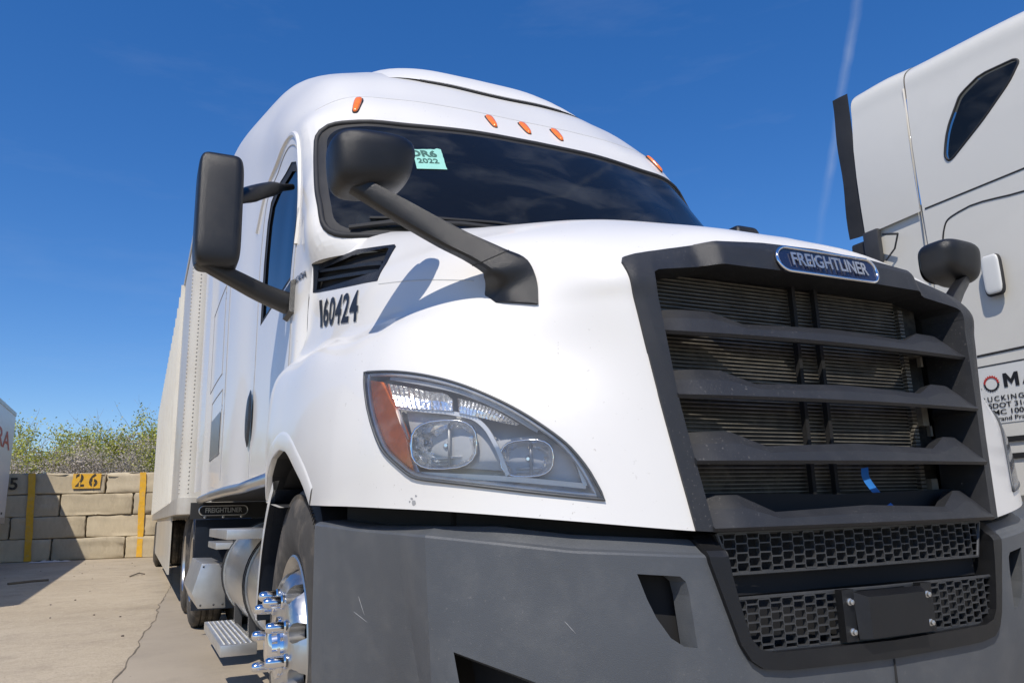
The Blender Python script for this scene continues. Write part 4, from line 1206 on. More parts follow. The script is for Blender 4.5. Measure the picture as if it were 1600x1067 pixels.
# inspection sticker inside the glass corner
sq = [(-.68, 2.495), (-.553, 2.500), (-.54, 2.648), (-.668, 2.632)]
Vq = []
for i in range(9):
    for j in range(9):
        u, v = j / 8, i / 8
        x = (sq[0][0] * (1 - u) + sq[1][0] * u) * (1 - v) + (sq[3][0] * (1 - u) + sq[2][0] * u) * v
        z = (sq[0][1] * (1 - u) + sq[1][1] * u) * (1 - v) + (sq[3][1] * (1 - u) + sq[2][1] * u) * v
        Vq.append(Vector((x + (.003 * (RNG.random() - .5) if j == 8 else 0), 1.0, z + (.008 * RNG.random() if i == 8 else 0))))
stk = make('sticker', conform(Vq, ws_bvh, (0, 1, 0), .004), grid_faces(9, 9), 'sticker', ws)
for txt, z, sz, bld in (('DR6', 2.605, .062, .0022), ('2022', 2.553, .046, .0010)):
    tv_, tf_ = subdiv(*text_mesh(txt, sz, 0, bld), 2, .02)
    make('sticker_text', conform(place(tv_, (-.632 + (.004 if txt == 'DR6' else .012), 1.0, z), (1, 0, .03), (0, 0, 1), 1.0, 1.0), ws_bvh, (0, 1, 0), .0062), tf_, 'ink', ws, smooth=False)
# side windows
for s in (-1, 1):
    V, F = wins[s]; V, F = oriented(V, F, (0, 3, 2))
    ringp = [((a - 2.55) * .90 + 2.54, (b - 2.45) * .90 + 2.44) for a, b in win_poly]
    (rv, rf_), (iv, if_) = split(V, F, ringp, Y, Z)
    sw = make('side_window', *offset(iv, if_, -.012), 'sideglass', truck)
    make('window_frame', *offset(rv, rf_, -.004), 'rubber', sw)
    make('window_reveal', *lip(V, F, (-s * .02, 0, 0)), 'rubber', sw)
def seam_on(tree, pts, r, parent, d, name='panel_seam', m='seam', k=6):
    P = conform([Vector(p) for p in curve(pts, k)], tree, d, -.0006); MB().tube(P, r, 6).build(name, m, parent)
for s in (-1, 1):
    D = (-s, 0, 0)
    seam_on(cab_bvh, [(s * 1.2, 1.99, 1.26), (s * 1.2, 2.0, 1.9), (s * 1.2, 2.03, 2.3), (s * 1.2, 2.06, 2.6), (s * 1.2, 2.14, 2.78), (s * 1.2, 2.3, 2.87), (s * 1.2, 2.7, 2.885), (s * 1.2, 2.98, 2.84), (s * 1.2, 3.10, 2.6), (s * 1.2, 3.16, 2.1), (s * 1.2, 3.16, 1.26)], .0038, cab, D, 'panel_seam', 'soft_seam')
    for y0, y1, z0, z1 in ((4.5, 5.5, 2.08, 2.75), (4.4, 5.2, 1.50, 1.95)):
        q = [(s * 1.3, y0, z0), (s * 1.3, y1, z0), (s * 1.3, y1, z1), (s * 1.3, y0, z1), (s * 1.3, y0, z0)]
        for a, b in zip(q, q[1:]): seam_on(cab_bvh, [a, tuple((Vector(a) + Vector(b)) / 2), b], .0045, cab, D, 'panel_seam', 'soft_seam')
    # oval black door handle recess
    Vh = [Vector((s * 1.3, 3.22 + .10 * math.cos(a), 1.60 + .165 * math.sin(a))) for a in np.linspace(0, 2 * math.pi, 29)[:-1]]
    Vh = conform(Vh, cab_bvh, D, .012); c = sum(Vh, Vector()) / 28
    Vh2 = [c + (v - c) * .75 + X * s * .010 for v in Vh]
    hd = MB().add(Vh + Vh2 + [c + X * s * .012], [(i, (i + 1) % 28, 28 + (i + 1) % 28, 28 + i) for i in range(28)] + [(28 + i, 28 + (i + 1) % 28, 56) for i in range(28)]).build('door_handle', 'black', truck, sharp=None)
    # bright cabinet panel low on the sleeper
    Vp = conform([Vector((s * 1.3, y, z)) for z in (1.49, 1.80) for y in (4.45, 5.15)], cab_bvh, D, .004)
    make('locker_panel', [Vp[0], Vp[1], Vp[3], Vp[2]], [(0, 1, 2, 3)], 'alu_polish', truck, smooth=False)
    # polished strip under the doors and sleeper
    mb = MB(); P = [(s * 1.135, 2.1, 1.215), (s * 1.14, 3.4, 1.215), (s * 1.18, 3.85, 1.215), (s * 1.20, 4.6, 1.215), (s * 1.20, 5.9, 1.215)]
    mb.tube(P, .032, 8); mb.build('sill_strip', 'alu_polish', truck, sharp=None)
    # fairing behind the sleeper
    Vf = []
    for y, x in ((6.02, 1.19), (6.2, 1.20), (6.55, 1.215)):
        for z in (1.3, 2.2, 3.1, 3.85 - (y - 6.02) * .15): Vf.append((s * x, y, z))
    make('side_extender', Vf, grid_faces(3, 4), 'white', truck)
    # model script under the mirror
    tv_, tf_ = subdiv(*text_mesh('CASCADIA', .042, 0, .001, 1.0), 2, .03)
    W_ = place(tv_, (s * 1.2, 1.885, 2.045), (0, s, .12 * s), (0, 0, 1), 1.35, 1)
    make('door_script', conform(W_, cab_bvh, D, .003), tf_, 'number', truck, smooth=False)

seam_on(cab_bvh, [(x, y - .3, z) for x, y, z in ((-1.02, 2.27, 3.02), (-.9, 2.12, 3.10), (-.65, 2.03, 3.113), (-.35, 2.0, 3.122), (0, 2.0, 3.122), (.35, 2.0, 3.122), (.65, 2.03, 3.113), (.9, 2.12, 3.10), (1.02, 2.27, 3.02))], .0030, cab, (0, 1, -.35), 'roof_crease_shade', 'crease_line')  # grey line paints the shading edge of the roof crease
for s in (-1, 1):
    # raised flange arching over the door
    seam_on(cab_bvh, [(s * 1.3, 2.02, 2.25), (s * 1.3, 2.04, 2.6), (s * 1.3, 2.10, 2.80), (s * 1.3, 2.25, 2.91), (s * 1.3, 2.65, 2.945), (s * 1.3, 3.05, 2.92), (s * 1.3, 3.3, 2.75)], .014, cab, (-s, 0, 0), 'door_flange', 'white')
    seam_on(cab_bvh, [(s * 1.4, 4.25, 1.3), (s * 1.4, 4.25, 2.2), (s * 1.4, 4.22, 3.0), (s * 1.4, 4.2, 3.6)], .005, cab, (-s, 0, 0), 'panel_seam', 'soft_seam')
Vb = [(-.72, 1.49, 2.235), (-.60, 1.40, 2.155), (-.585, 1.41, 2.175), (-.705, 1.50, 2.262)]
make('blue_paper', Vb, [(0, 1, 2, 3)], 'blue', truck, smooth=False)
def scratch(p0, p1, d, w=.0009):
    P = conform([Vector(p0) * (1 - t) + Vector(p1) * t for t in np.linspace(0, 1, 6)], bum_bvh, d, .0003)
    MB().tube(P, [w * .3, w, w * .8, w, w * .6, w * .2], 4).build('scratch', 'scratch', bumper)
for a_, b_, d_ in (((-1.6, .66, .79), (-1.6, .60, .768), (1, .1, 0)), ((-1.6, .63, .83), (-1.6, .61, .785), (1, .1, 0)), ((-.82, -.5, .80), (-.80, -.5, .775), (0, 1, 0))): scratch(a_, b_, d_)

# interior, seen dimly through the glass
MB().box((-1.0, 1.50, 1.80), (1.0, 1.95, 2.09)).build('dashboard', 'interior', truck, bevel=.05)
for x in (-.55, .55):
    MB().box((x - .25, 2.55, 1.5), (x + .25, 2.72, 2.48)).build('seat', 'interior', truck, bevel=.05)
    MB().box((x - .13, 2.58, 2.50), (x + .13, 2.68, 2.68)).build('head_rest', 'interior', truck, bevel=.03)
V, F = lathe([(0, .215), (.012, .225), (.0, .235), (-.012, .225), (0, .215)], 36, 'y', (0, 0, 0))
R_ = Matrix.Rotation(math.radians(-35), 3, 'X')
make('steering_wheel', [R_ @ Vector(v) + Vector((.55, 2.0, 2.16)) for v in V], F, 'rubber', truck)
MB().box((-1.05, 3.7, 1.25), (1.05, 3.72, 3.4)).build('sleeper_curtain', 'interior', truck, smooth=False)
MB().box((-.95, 2.0, 2.74), (.95, 2.7, 2.80)).build('overhead_shelf', 'interior', truck, bevel=.02)

# roof cap with its dark air gap
def roof_z(x, y):
    h = cab_bvh.ray_cast(Vector((x, y, 5)), Vector((0, 0, -1))); return h[0].z
ys = [2.18, 2.205, 2.245, 2.31, 2.4, 2.6, 2.9, 3.3, 3.8, 4.4, 5.0]; xs = np.linspace(-.60, .60, 25); V = []
for iy, y in enumerate(ys):
    for x in xs:
        a = abs(x) / .60; yy = y + .10 * a * a * (1 if iy < 4 else .4)
        e = (1 - a ** 4); rise = [.018, .034, .044, .052, .056, .06, .06, .055, .05, .03, .004][iy]
        V.append((x, yy, roof_z(x, yy) + .001 + rise * e))
cap = make('roof_cap', V, grid_faces(len(ys), len(xs)), 'roof', truck)
V = []
for x in np.linspace(-.44, .44, 25):
    a = abs(x) / .60; yy = 2.184 + .10 * a * a; z = roof_z(x, yy)
    V += [(x, yy - .006, z + .002), (x, yy - .002, z + .018 * (1 - a ** 4) + .002)]
make('roof_gap', V, [(2 * i, 2 * i + 1, 2 * i + 3, 2 * i + 2) for i in range(24)], 'void', cap)
# five amber marker lamps
for x in (-.854, -.188, 0, .188, .854):
    y0 = np.interp(abs(x), [0, .19, .854], [1.855, 1.856, 1.932])
    h = cab_bvh.find_nearest(Vector((x, y0, 2.962 if abs(x) < .5 else 2.945))); c, n = h[0], h[1]
    up = (Z - n * Z.dot(n)).normalized(); rt = up.cross(n).normalized()
    V, F = rbox((0, 0, 0), (.036, .150, .034), 3.2, 18, 10)
    V = [(v[0] * (1 + .13 * v[1] / .05), v[1], v[2]) for v in V]
    lamp = make('marker_lamp', [c + rt * v[0] + up * v[1] + n * v[2] for v in V], F, 'amber', truck)
    V, F = rbox((0, 0, 0), (.043, .157, .012), 3.6, 18, 6)
    make('lamp_base', [c + rt * v[0] * (1 + .13 * v[1] / .05) + up * v[1] + n * v[2] for v in V], F, 'rubber', lamp)

# ---- mirrors
def hood_mirror(s):
    def q(x, y, z): return Vector((s * x, y, z))
    V, F = rbox((0, 0, 0), (.224, .17, .158), 3.4, 40, 22); out = []
    for x, y, z in V:
        k = 1 + .10 * z / .080                        # a little wider at the top
        if y > .05: y = .05 + (y - .05) * .2
        if y < 0: k *= 1 + .25 * y                    # rounded, tapering front
        x2 = x * k; z2 = z + .018 * (x / .113) * (1 if z < 0 else .2) * -1
        out.append(q(1.166 + x2, .49 + y - z * .12, 1.948 + z2))
    head = make('hood_mirror', out, F, 'black', truck)
    gv = [q(1.166 + .095 * math.copysign(abs(math.cos(a)) ** .6, math.cos(a)), .552, 1.95 + .075 * math.copysign(abs(math.sin(a)) ** .6, math.sin(a))) for a in np.linspace(0, 2 * math.pi, 33)[:-1]]
    make('mirror_glass', gv, [tuple(range(32))], 'chrome', head, smooth=False)
    # flat strap arm running down to a squared foot on the hood shoulder
    st = [((1.262, .475, 1.940), (1.268, .49, 1.895)), ((1.21, .452, 1.908), (1.235, .47, 1.866)), ((1.082, .41, 1.836), (1.128, .43, 1.790)), ((.935, .355, 1.748), (1.008, .375, 1.705)),
          ((.853, .315, 1.702), (.942, .33, 1.656)), ((.800, .285, 1.667), (.905, .305, 1.618)), ((.789, .270, 1.610), (.880, .325, 1.592)), ((.802, .250, 1.535), (.876, .332, 1.556))]
    C = curve([a + b for a, b in st], 5); sec = []; n = 12
    for i, r in enumerate(C):
        f = i / (len(C) - 1); a, b = Vector(r[:3]), Vector(r[3:]); th = np.interp(f, [0, .2, .7, .86, 1], [.018, .025, .028, .042, .05])
        m_ = (a + b) / 2; h = (a - b) / 2 * float(np.interp(f, [0, .2, .75, 1], [.9, .86, .9, 1.0])); dp = Vector((.30, .95, 0)) if f > .7 else Vector((.1, .99, .1))
        ring = []
        for k in range(n):
            t = 2 * math.pi * (k + .5) / n; cs, sn = math.cos(t), math.sin(t); e = .45
            cs = math.copysign(abs(cs) ** e, cs); sn = math.copysign(abs(sn) ** e, sn)
            v = m_ + h * sn + dp * (th * cs + th * .55); ring.append(q(v.x, v.y, v.z))
        sec.append(ring)
    VV = [v for r in sec for v in r]; FF = [(i * n + k, i * n + (k + 1) % n, (i + 1) * n + (k + 1) % n, (i + 1) * n + k) for i in range(len(sec) - 1) for k in range(n)]
    FF += [tuple(range(n)), tuple((len(sec) - 1) * n + k for k in range(n))]
    bm_ = oriented(VV, FF, tuple(q(1.0, .42, 1.72)))
    make('mirror_arm', VV, bm_[1], 'black', head, sharp=35)
    # parting line of the foot cover
    P = [VV[int(len(sec) * .60) * n + k] for k in range(n)]
    MB().loop([p for p in P], .0016, 5).build('arm_joint', 'seam', head, sharp=None)
    return head
for s in (-1, 1): hood_mirror(s)
def door_mirror(s, dz=0.0):
    def q(x, y, z): return Vector((s * x, y, z + dz))
    V, F = rbox((s * 1.447, 1.93, 2.315 + dz), (.185, .20, .51), 7.0, 44, 30)
    out = []
    for x, y, z in V:
        if y > 2.0: y = 2.0 + (y - 2.0) * .2
        out.append((x, y + .06 * (z - 2.3 - dz), z))
    head = make('door_mirror', out, F, 'black', truck, sharp=60)
    make('mirror_glass', [q(1.385, 2.02, 2.10), q(1.51, 2.02, 2.10), q(1.51, 2.045, 2.53), q(1.385, 2.045, 2.53)], [(0, 1, 2, 3)], 'chrome', head, smooth=False)
    P = curve([tuple(q(*p)) for p in ((1.52, 1.90, 2.09), (1.45, 1.92, 2.065), (1.36, 1.95, 2.035), (1.26, 1.98, 2.0), (1.17, 2.0, 1.975), (1.125, 2.01, 1.965))], 5)
    MB().tube([tuple(p) for p in P], list(np.interp(np.linspace(0, 1, len(P)), [0, .2, .6, 1], [.028, .036, .046, .056])), 16, flat=.8, sq=.6).build('mirror_arm', 'black', head, sharp=50)
    MB().add([q(1.10, 1.92, 1.90), q(1.10, 2.12, 1.90), q(1.10, 2.12, 2.06), q(1.10, 1.95, 2.07), q(1.138, 1.94, 1.915), q(1.138, 2.10, 1.915), q(1.134, 2.10, 2.05), q(1.130, 1.965, 2.06)],
             [(4, 5, 6, 7), (0, 1, 5, 4), (1, 2, 6, 5), (2, 3, 7, 6), (3, 0, 4, 7)]).build('mirror_mount', 'black', head, smooth=False)
    P = curve([tuple(q(*p)) for p in ((1.37, 1.96, 2.40), (1.31, 2.02, 2.46), (1.24, 2.09, 2.52), (1.17, 2.17, 2.575), (1.10, 2.24, 2.62))], 4)
    MB().tube([tuple(p) for p in P], list(np.interp(np.linspace(0, 1, len(P)), [0, .25, .6, .8, 1], [.026, .050, .046, .024, .020])), 16, flat=.75, sq=.7).build('upper_arm', 'black', head, sharp=50)
door_mirror(-1); door_mirror(1, .07)

# ---- running gear and side equipment
for s in (-1, 1): wheel(truck, s * 1.178, 1.45, .53, s, 'front_wheel')
for y in (6.72, 8.02):
    for s in (-1, 1):
        for dx in (0, .34): wheel(truck, s * (1.20 - dx), y, .52, s, 'rear_wheel', nuts=False, front=False, hole=False)
for s in (-1, 1):
    MB().box((s * .43 - .045, .5, .74), (s * .43 + .045, 9.4, 1.02)).build('frame_rail', 'steel', truck, smooth=False)
    V, F = lathe([(0, .615), (.55, .615)], 40, 'x', (s * 1.165, 1.45, G + .53), -s, (math.radians(-10), math.radians(190)))
    make('wheel_housing', V, F, 'void', truck)
    V, F = lathe([(0, .615), (.0, .0)], 40, 'x', (s * .62, 1.45, G + .53), -s, (math.radians(-10), math.radians(190))); make('wheel_housing_inner', V, F, 'void', truck)
MB().box((-.9, 1.42, .56), (.9, 1.48, .66)).build('front_axle', 'steel', truck, smooth=False)
for y in (6.72, 8.02): MB().tube([(-1.0, y, .6), (1.0, y, .6)], .08, 12).build('rear_axle', 'steel', truck)
for s in (-1, 1):
    # splash guard behind the front wheel: glossy dark inner face, white edge
    c = (s * 1.20, 1.45, G + .53)
    a0, a1 = math.radians(2), math.radians(62)
    V, F = lathe([(0, .605), (.34, .605)], 14, 'x', c, -s, (a0, a1)); make('splash_guard', V, F, 'mud_guard', truck)
    V, F = lathe([(-.004, .600), (-.004, .640), (.02, .645)], 14, 'x', c, -s, (a0, a1)); make('guard_edge', V, F, 'white', truck)
    # fuel tank with straps
    V, F = lathe([(0, 0), (0, .25), (.02, .29), (.05, .30), (1.75, .30), (1.78, .29), (1.80, .25), (1.80, 0)], 48, 'y', (s * .865, 2.25, .72), 1)
    tank = make('fuel_tank', V, F, 'alu_polish', truck, sharp=35)
    for y in (2.75, 3.86):
        V, F = lathe([(0, .300), (0, .309), (.06, .309), (.06, .300)], 48, 'y', (s * .865, y, .72), 1); make('tank_strap', V, F, 'alu', tank, sharp=30)
        for e in (0, .06):
            V, F = lathe([(e - .006, .309), (e - .006, .314), (e + .006, .314), (e + .006, .309)], 48, 'y', (s * .865, y, .72), 1); make('strap_liner', V, F, 'rubber', tank, sharp=30)
    # steps
    mb = MB().box((s * 1.16 - .10, 2.42, .955), (s * 1.16 + .12 * (1 if s > 0 else -1) * s * .5 + .06, 2.75, .995)); 
    st = MB().box((min(s * 1.0, s * 1.30), 2.42, .948), (max(s * 1.0, s * 1.30), 3.4, .992)).build('upper_step', 'alu', truck, bevel=.004)
    st = MB().box((min(s * 1.10, s * 1.27), 2.76, .395), (max(s * 1.10, s * 1.27), 3.80, .448)).build('lower_step', 'alu', truck, bevel=.004)
    mb = MB()
    for i in range(26):
        for j in range(6):
            V, F = lathe([(0, .009), (.004, .006)], 6, 'z', (s * (1.125 + j * .025), 2.80 + i * .038, .448), 1); mb.add(V, F)
    o = mb.build('step_studs', 'alu', st, smooth=False); o['kind'] = 'stuff'
    for y in (2.95, 3.6): MB().box((min(s * 1.08, s * 1.12), y, .40), (max(s * 1.08, s * 1.12), y + .05, .62)).build('step_hanger', 'steel', truck, smooth=False)
    # riveted box ahead of the drive wheels
    fr = [(s * 1.275, .765), (s * 1.135, .76), (s * 1.115, .48), (s * 1.285, .485), (s * 1.325, .58)]
    V = [(x, 4.2, z) for x, z in fr] + [(x, 5.2, z) for x, z in fr]
    bx = MB().add(V, [(0, 1, 2, 3, 4), (9, 8, 7, 6, 5)] + [(i, 5 + i, 5 + (i + 1) % 5, (i + 1) % 5) for i in range(5)]).build('equipment_box', 'alu', truck, bevel=.006)
    for x, z in ((1.262, .745), (1.15, .74), (1.27, .505), (1.19, .505), (1.135, .505)):
        V, F = lathe([(0, .007), (.004, .005), (.005, 0)], 8, 'y', (s * x, 4.2, z), -1); make('rivet', V, F, 'steel', bx)
    MB().box((min(s * 1.0, s * 1.22), 3.9, .86), (max(s * 1.0, s * 1.22), 4.5, .90)).build('bracket', 'alu', truck, bevel=.005)
    # quarter fender and badge panel ahead of the drive wheels
    V, F = lathe([(0, .60), (.50, .60)], 20, 'x', (s * 1.22, 6.72, .60), -s, (math.radians(95), math.radians(200))); make('quarter_fender', V, F, 'mud_guard', truck)
    MB().box((min(s * .60, s * 1.27), 5.94, 1.055), (max(s * .60, s * 1.27), 5.97, 1.195)).build('badge_panel', 'rubber', truck, smooth=False)
    emblem(truck, (s * 1.0, 5.937, 1.125), X, Z, .20, .040, 0, 'FREIGHTLINER', 'alu', 'rubber', tsize=.95)
    MB().box((min(s * .62, s * 1.22), 5.98, .30), (max(s * .62, s * 1.22), 5.99, 1.05)).build('mud_flap', M['mud_guard'], truck, smooth=False)
    for x in (1.15, 1.0, .85):
        V, F = lathe([(0, .012), (.004, .008), (.005, 0)], 8, 'y', (s * x, 5.94, 1.07), -1); make('panel_bolt', V, F, 'alu', truck)

# ------------------------------------------------------------------ box trailers
def box_trailer(name, label, x0, x1, y0, y1, z0, z1, side, mside='trailer', posts=True, nose=True):
    """side: which flank shows (-1 or +1)"""
    t = thing(name, label, 'trailer', ((x0 + x1) / 2, (y0 + y1) / 2, G))
    r = .13
    pl = []
    for cx, cy, a0 in ((x0 + r, y0 + r, 180), (x1 - r, y0 + r, 270), (x1 - .01, y1 - .01, 0), (x0 + .01, y1 - .01, 90)):
        rr = r if cy < y0 + 1 else .01
        for k in range(7):
            a = math.radians(a0 + 90 * k / 6); pl.append((cx + rr * math.cos(a), cy + rr * math.sin(a)))
    n = len(pl); V = [(x, y, z) for z in (z0 + .02, z1 - .09) for x, y in pl]
    F = [(i, (i + 1) % n, n + (i + 1) % n, n + i) for i in range(n)] + [tuple(range(n, 2 * n))] + [tuple(range(n - 1, -1, -1))]
    body = make('box_body', V, F, mside, t, sharp=30)
    for za, zb, g, nm in ((z1 - .10, z1, .012, 'top_rail'), (z0 - .02, z0 + .14, .010, 'bottom_rail')):
        mx_, my_ = (x0 + x1) / 2, (y0 + y1) / 2
        P = [(x + (g if x > mx_ else -g), y + (g if y > my_ else -g)) for x, y in pl]
        V = [(x, y, z) for z in (za, zb) for x, y in P]; make(nm, V, F, 'trailer_rail', t, sharp=30)
    xs = x0 if side < 0 else x1
    if posts:
        y = y0 + 2.0
        while y < y1 - .2:
            MB().box((min(xs, xs + side * .045), y, z0 + .13), (max(xs, xs + side * .045), y + .07, z1 - .1)).build('side_post', 'post', t, smooth=False)
            MB().box((min(xs, xs + side * .004), y + .07, z0 + .13), (max(xs, xs + side * .004), y + .085, z1 - .1)).build('post_joint', 'soft_seam', t, smooth=False)
            y += .61
    return t, body
tr, body = box_trailer('ribbed_trailer', 'off-white box trailer with ribbed side coupled behind the white truck', -1.33, 1.27, 7.05, 22.9, 1.13, 4.12, -1)
mb = MB()
for i in range(64):
    z = 1.32 + i * .042
    for a in (200, 250):
        p = Vector((-1.33 + .13 + .131 * math.cos(math.radians(a)), 7.05 + .13 + .131 * math.sin(math.radians(a)), z))
        V, F = rbox(p, (.016, .016, .016), 2, 6, 4); mb.add(V, F)
rv = mb.build('rivets', 'trailer_rail', tr, sharp=None); rv['kind'] = 'stuff'
mb = MB().box((-1.315, 9.2, .42), (-1.295, 17.2, 1.12)); mb.build('side_skirt', 'trailer', tr, smooth=False)
for y in (18.4, 19.7):
    for x in (-1.30, -.96, .64, .98): wheel(tr, x if x < 0 else x + .28, y, .51, -1 if x < 0 else 1, 'trailer_wheel', nuts=False, front=False, hole=False)
    MB().tube([(-1.0, y, .59), (1.0, y, .59)], .07, 10).build('axle', 'steel', tr)
MB().box((-.6, 15.5, .85), (.6, 21.5, 1.1)).build('bogie_frame', 'steel', tr, smooth=False)
for x in (-.75, .75): MB().box((x - .06, 9.6, .3), (x + .06, 9.75, 1.12)).build('landing_leg', 'steel', tr, smooth=False)

lt2, b2 = box_trailer('plain_trailer', 'white box trailer with red lettering at the left edge of the picture', -7.5, -4.93, 8.0, 23.6, 1.15, 4.10, 1, 'decal', posts=False)
V, F = text_mesh('EXTRA', 1.5, 0, .02, 1.0)
make('side_lettering', place(V, (-4.922, 20.35, 3.22), (0, 1, 0), (0, 0, 1), 1.15, .42), F, 'red', lt2, smooth=False)
for i in range(6): MB().box((-4.93, 20.6 + i * .45, 1.36), (-4.918, 20.75 + i * .45, 1.42)).build('reflector_strip', 'number', lt2, smooth=False)
for y in (20.3, 21.6):
    for x in (-4.95, -5.29, -7.48, -7.14):
        s = 1 if x > -6 else -1
        wheel(lt2, x, y, .51, s, 'trailer_wheel', nuts=False, front=False, hole=False)
    MB().tube([(-7.2, y, .59), (-5.2, y, .59)], .07, 10).build('axle', 'steel', lt2)
MB().box((-6.8, 18.0, .85), (-5.6, 22.8, 1.13)).build('bogie_frame', 'steel', lt2, smooth=False)
MB().box((-7.4, 23.3, .55), (-5.0, 23.4, .65)).build('bumper_guard', 'steel', lt2, smooth=False)

# ------------------------------------------------------------------ grey tractor unit on the right
gx = 2.8
grey = thing('semi_truck', 'light grey sleeper truck with lettered door parked at the right edge', 'truck', (gx + 1.22, 0, G))
def gp(py_, z): return (gx, py_, z)
# hoops along y (rear -> front); half profile from roof centre line to the flank, seen side is -x
cxg = gx + 1.22
def ghoop(y, zt, zs, inset): return [(cxg, y, zt + .09), (cxg - .5, y, zt + .08), (cxg - .9, y, zt + .05), (cxg - 1.10, y, zt + .0), (cxg - 1.185 + inset, y, zt - .07), (cxg - 1.215 + inset * .5, y, zt - .25), (cxg - 1.22, y, 2.4), (cxg - 1.22, y, 1.05)]
GH = np.array([ghoop(1.70, 3.93, 3.62, .0), ghoop(.9, 3.87, 3.58, .0), ghoop(.3, 3.78, 3.50, .0), ghoop(-.3, 3.66, 3.36, .01), ghoop(-.9, 3.5, 3.1, .03), ghoop(-1.3, 3.2, 2.85, .05), ghoop(-1.7, 2.85, 2.55, .06), ghoop(-2.1, 2.25, 2.05, .05)])
half = loft(GH, 6, 6)
oth = half[:, :0:-1].copy(); oth[..., 0] = 2 * cxg - oth[..., 0]
gV, gF = flat(np.concatenate([oth, half], axis=1)); gV, gF = oriented(gV, gF, (cxg, 0, 2.2)); g_bvh = bvh(gV, gF)
# triangular sleeper window
def zpt(y, z): return (y, z)
gwin = [(1.475, 3.115), (1.494, 3.156), (1.475, 3.24), (1.444, 3.33), (1.343, 3.499), (1.207, 3.564), (1.0, 3.55), (.978, 3.535), (.972, 3.515), (1.031, 3.432), (1.213, 3.28), (1.445, 3.122)]
(gV, gF), (gwv, gwf) = split(gV, gF, rounded(gwin, .04, 3), Y, Z, lambda p: p.x < cxg - .9)
gb = make('cab_body', gV, gF, 'grey_paint', grey)
gwv, gwf = oriented(gwv, gwf, (cxg, 0, 2.2))
gw = make('sleeper_window', *offset(gwv, gwf, -.002), 'windshield', grey)
make('window_inside', *offset(gwv, gwf, -.03), 'void', gw)
lp = loop_pts(gwv, gwf); MB().loop([p for i, p in enumerate(lp) if i % 2 == 0 or len(lp) < 40], .008, 6).build('window_seal', 'rubber', gw, sharp=None)
def gseam(pts, r=.006, m='seam', k=5): seam_on(g_bvh, [(gx - .3, y, z) for y, z in pts], r, gb, (1, 0, 0), 'panel_seam', m, k)
gseam([(1.68, 2.875), (.9, 2.88), (.3, 2.88), (-.8, 2.88)])
gseam([(1.60, 2.5), (1.585, 2.68), (1.55, 2.745), (1.47, 2.772), (1.07, 2.75), (.3, 2.74), (-.6, 2.73)], .006, 'rubber')
gseam([(1.60, 2.5), (1.605, 2.2), (1.61, 1.9)], .004, 'rubber')
gseam([(1.68, 1.865), (.9, 1.872), (.2, 1.872)], .007)
gseam([(1.68, 1.80), (.9, 1.80), (.2, 1.80)], .004, 'rubber')
for z, y1 in ((1.35, 1.47), (1.255, 1.41)): MB().box((gx - .012, .1, z), (gx - .001, y1, z + .03)).build('vent_slot', 'void', grey, smooth=False)
# rear side fairing, its bright edge seam and the black rubber extender
fh = loft(np.array([ghoop(1.712, 3.935, 3.62, .0), ghoop(1.9, 3.96, 3.65, .0), ghoop(2.145, 3.965, 3.67, .0)]), 4, 6)
oth = fh[:, :0:-1].copy(); oth[..., 0] = 2 * cxg - oth[..., 0]
_, (fv, ff) = split(*flat(np.concatenate([oth, fh], axis=1)), [(1.6, 2.87), (2.3, 2.85), (2.3, 5), (1.6, 5)], Y, Z)
make('side_fairing', *oriented(fv, ff, (cxg, 1.9, 2.2)), 'grey_paint', grey)
MB().add([(gx + .012, 1.69, 1.2), (gx + .012, 2.10, 1.2), (gx + .012, 2.10, 2.90), (gx + .012, 1.69, 2.92)], [(0, 1, 2, 3)]).build('lower_fairing', 'grey_paint', grey, smooth=False)
V = []
for i, z in enumerate(np.linspace(2.86, 3.95, 14)):
    wv_ = .035 * math.sin(i * 1.3); V += [(gx + .002, 2.15, z), (gx - .008 + wv_ * .12, 2.215, z), (gx - .004, 2.285 + .006 * math.sin(i * .9), z - .012 + .02)]
make('rubber_extender', V, grid_faces(14, 3), 'rubber', grey)
MB().tube([(gx - .004, 1.715, 1.7), (gx - .004, 1.715, 2.6), (gx - .004, 1.715, 3.2), (gx + .004, 1.715, 3.75)], .008, 6).build('edge_seam', 'trailer', grey)
MB().box((gx - .02, 2.13, 2.60), (gx + .05, 2.27, 2.82)).build('work_lamp', 'rubber', grey, bevel=.02)
MB().box((gx - .05, 2.02, 2.62), (gx - .01, 2.14, 2.86)).build('lamp_bracket', 'steel', grey, bevel=.01)
MB().tube([(gx - .05, 1.98, 2.80), (gx - .06, 1.86, 2.76)], .008, 6).build('hinge_pin', 'steel', grey)
MB().tube([(gx - .03, 2.0, 2.62), (gx - .03, 1.92, 2.68), (gx - .06, 1.86, 2.76)], .006, 6).build('hinge_stay', 'steel', grey)
# square white reflector plate standing off the flank
V, F = rbox((gx - .05, 1.30, 2.315), (.03, .105, .235), 5, 24, 10)
make('latch_plate', V, F, 'decal', grey); V, F = rbox((gx - .042, 1.30, 2.31), (.03, .118, .25), 5, 24, 10); make('latch_frame', V, F, 'rubber', grey)
MB().box((gx - .04, 1.27, 2.25), (gx + .01, 1.33, 2.4)).build('latch_foot', 'steel', grey, smooth=False)
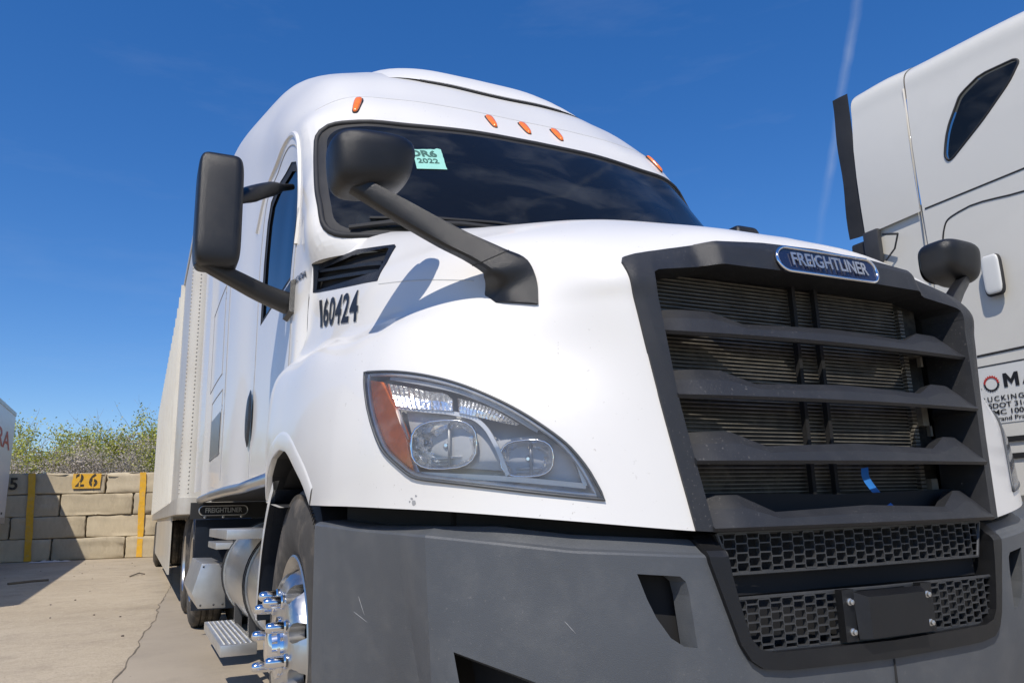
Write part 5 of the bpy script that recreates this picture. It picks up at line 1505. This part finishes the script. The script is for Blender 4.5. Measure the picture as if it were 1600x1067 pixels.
# lettered decal
def gtext(s, y, z, size, sx, m='number', bold=0.0, sp=1.0):
    V, F = text_mesh(s, size, 0, bold, sp)
    return place([(v[0], v[1], 0) for v in V], (gx - .0075, y, z), (0, -1, 0), (0, 0, 1), sx, 1), F, m
dec = MB().add([(gx - .004, 1.60, 1.46), (gx - .004, .80, 1.46), (gx - .004, .80, 1.79), (gx - .004, 1.60, 1.79)], [(0, 1, 2, 3)]).build('door_decal', 'decal', grey, smooth=False)
for txt, y, z, size, width, bold, sp in (('R', 1.545, 1.70, .112, .085, .0006, 1), ('A', 1.215, 1.70, .112, .09, .0006, 1), ('TRUCKING', 1.404, 1.601, .040, .284, .0008, 1.3),
                             ('USDOT 3145', 1.367, 1.561, .040, .285, .0008, 1.0), ('MC 1008', 1.352, 1.522, .038, .205, .0008, 1.0), ('Grand Prairie', 1.34, 1.485, .034, .25, .0006, 1.0)):
    V, F = text_mesh(txt, size, 0, bold, sp); xs = [v[0] for v in V]; sx = width / (max(xs) - min(xs))
    make('decal_text', place(V, (gx - .0075, y, z), (0, -1, 0), (0, 0, 1), sx, 1), F, 'number', dec, smooth=False)
def dp(a, b): return (gx - .0075, 1.365 - a, 1.660 + b)
for poly in ([(0, 0), (.022, 0), (.022, .08), (0, .08)], [(.066, 0), (.088, 0), (.088, .08), (.066, .08)], [(.0215, .08), (.0215, .046), (.044, .012), (.0665, .046), (.0665, .08), (.044, .044)]):
    make('decal_text', [dp(a, b) for a, b in poly], [tuple(range(len(poly)))] if len(poly) == 4 else [(0, 1, 2, 5), (2, 3, 4, 5)], 'number', dec, smooth=False)
# gear ring standing for the letter O, upper half red, lower half black
for a0, a1, m in ((0, math.pi, 'red'), (math.pi, 2 * math.pi, 'number')):
    V = []; F = []; n = 40
    for i in range(n + 1):
        a = a0 + (a1 - a0) * i / n; ro = .049 if (i // 2) % 2 == 0 else .043
        V += [(gx - .0075, 1.437 - .035 * math.cos(a), 1.692 + .035 * math.sin(a)), (gx - .0075, 1.437 - ro * math.cos(a), 1.692 + ro * math.sin(a))]
        if i: F.append((2 * i - 2, 2 * i - 1, 2 * i + 1, 2 * i))
    make('gear_ring', V, F, m, dec, smooth=False)
for s in (-1, 1):
    for y in (-1.0,): wheel(grey, cxg + s * 1.20, y - 1.2, .52, s, 'front_wheel', nuts=False)
    for dx in (0, .34): wheel(grey, cxg + s * (1.2 - dx), 3.6, .52, s, 'rear_wheel', nuts=False, front=False, hole=False)
    MB().box((cxg + s * .43 - .04, -2.4, .74), (cxg + s * .43 + .04, 5.0, 1.0)).build('frame_rail', 'steel', grey, smooth=False)
MB().box((cxg - 1.15, -1.5, .45), (cxg + 1.15, 1.6, 1.08)).build('chassis_skirt', 'grey_paint', grey, smooth=False)
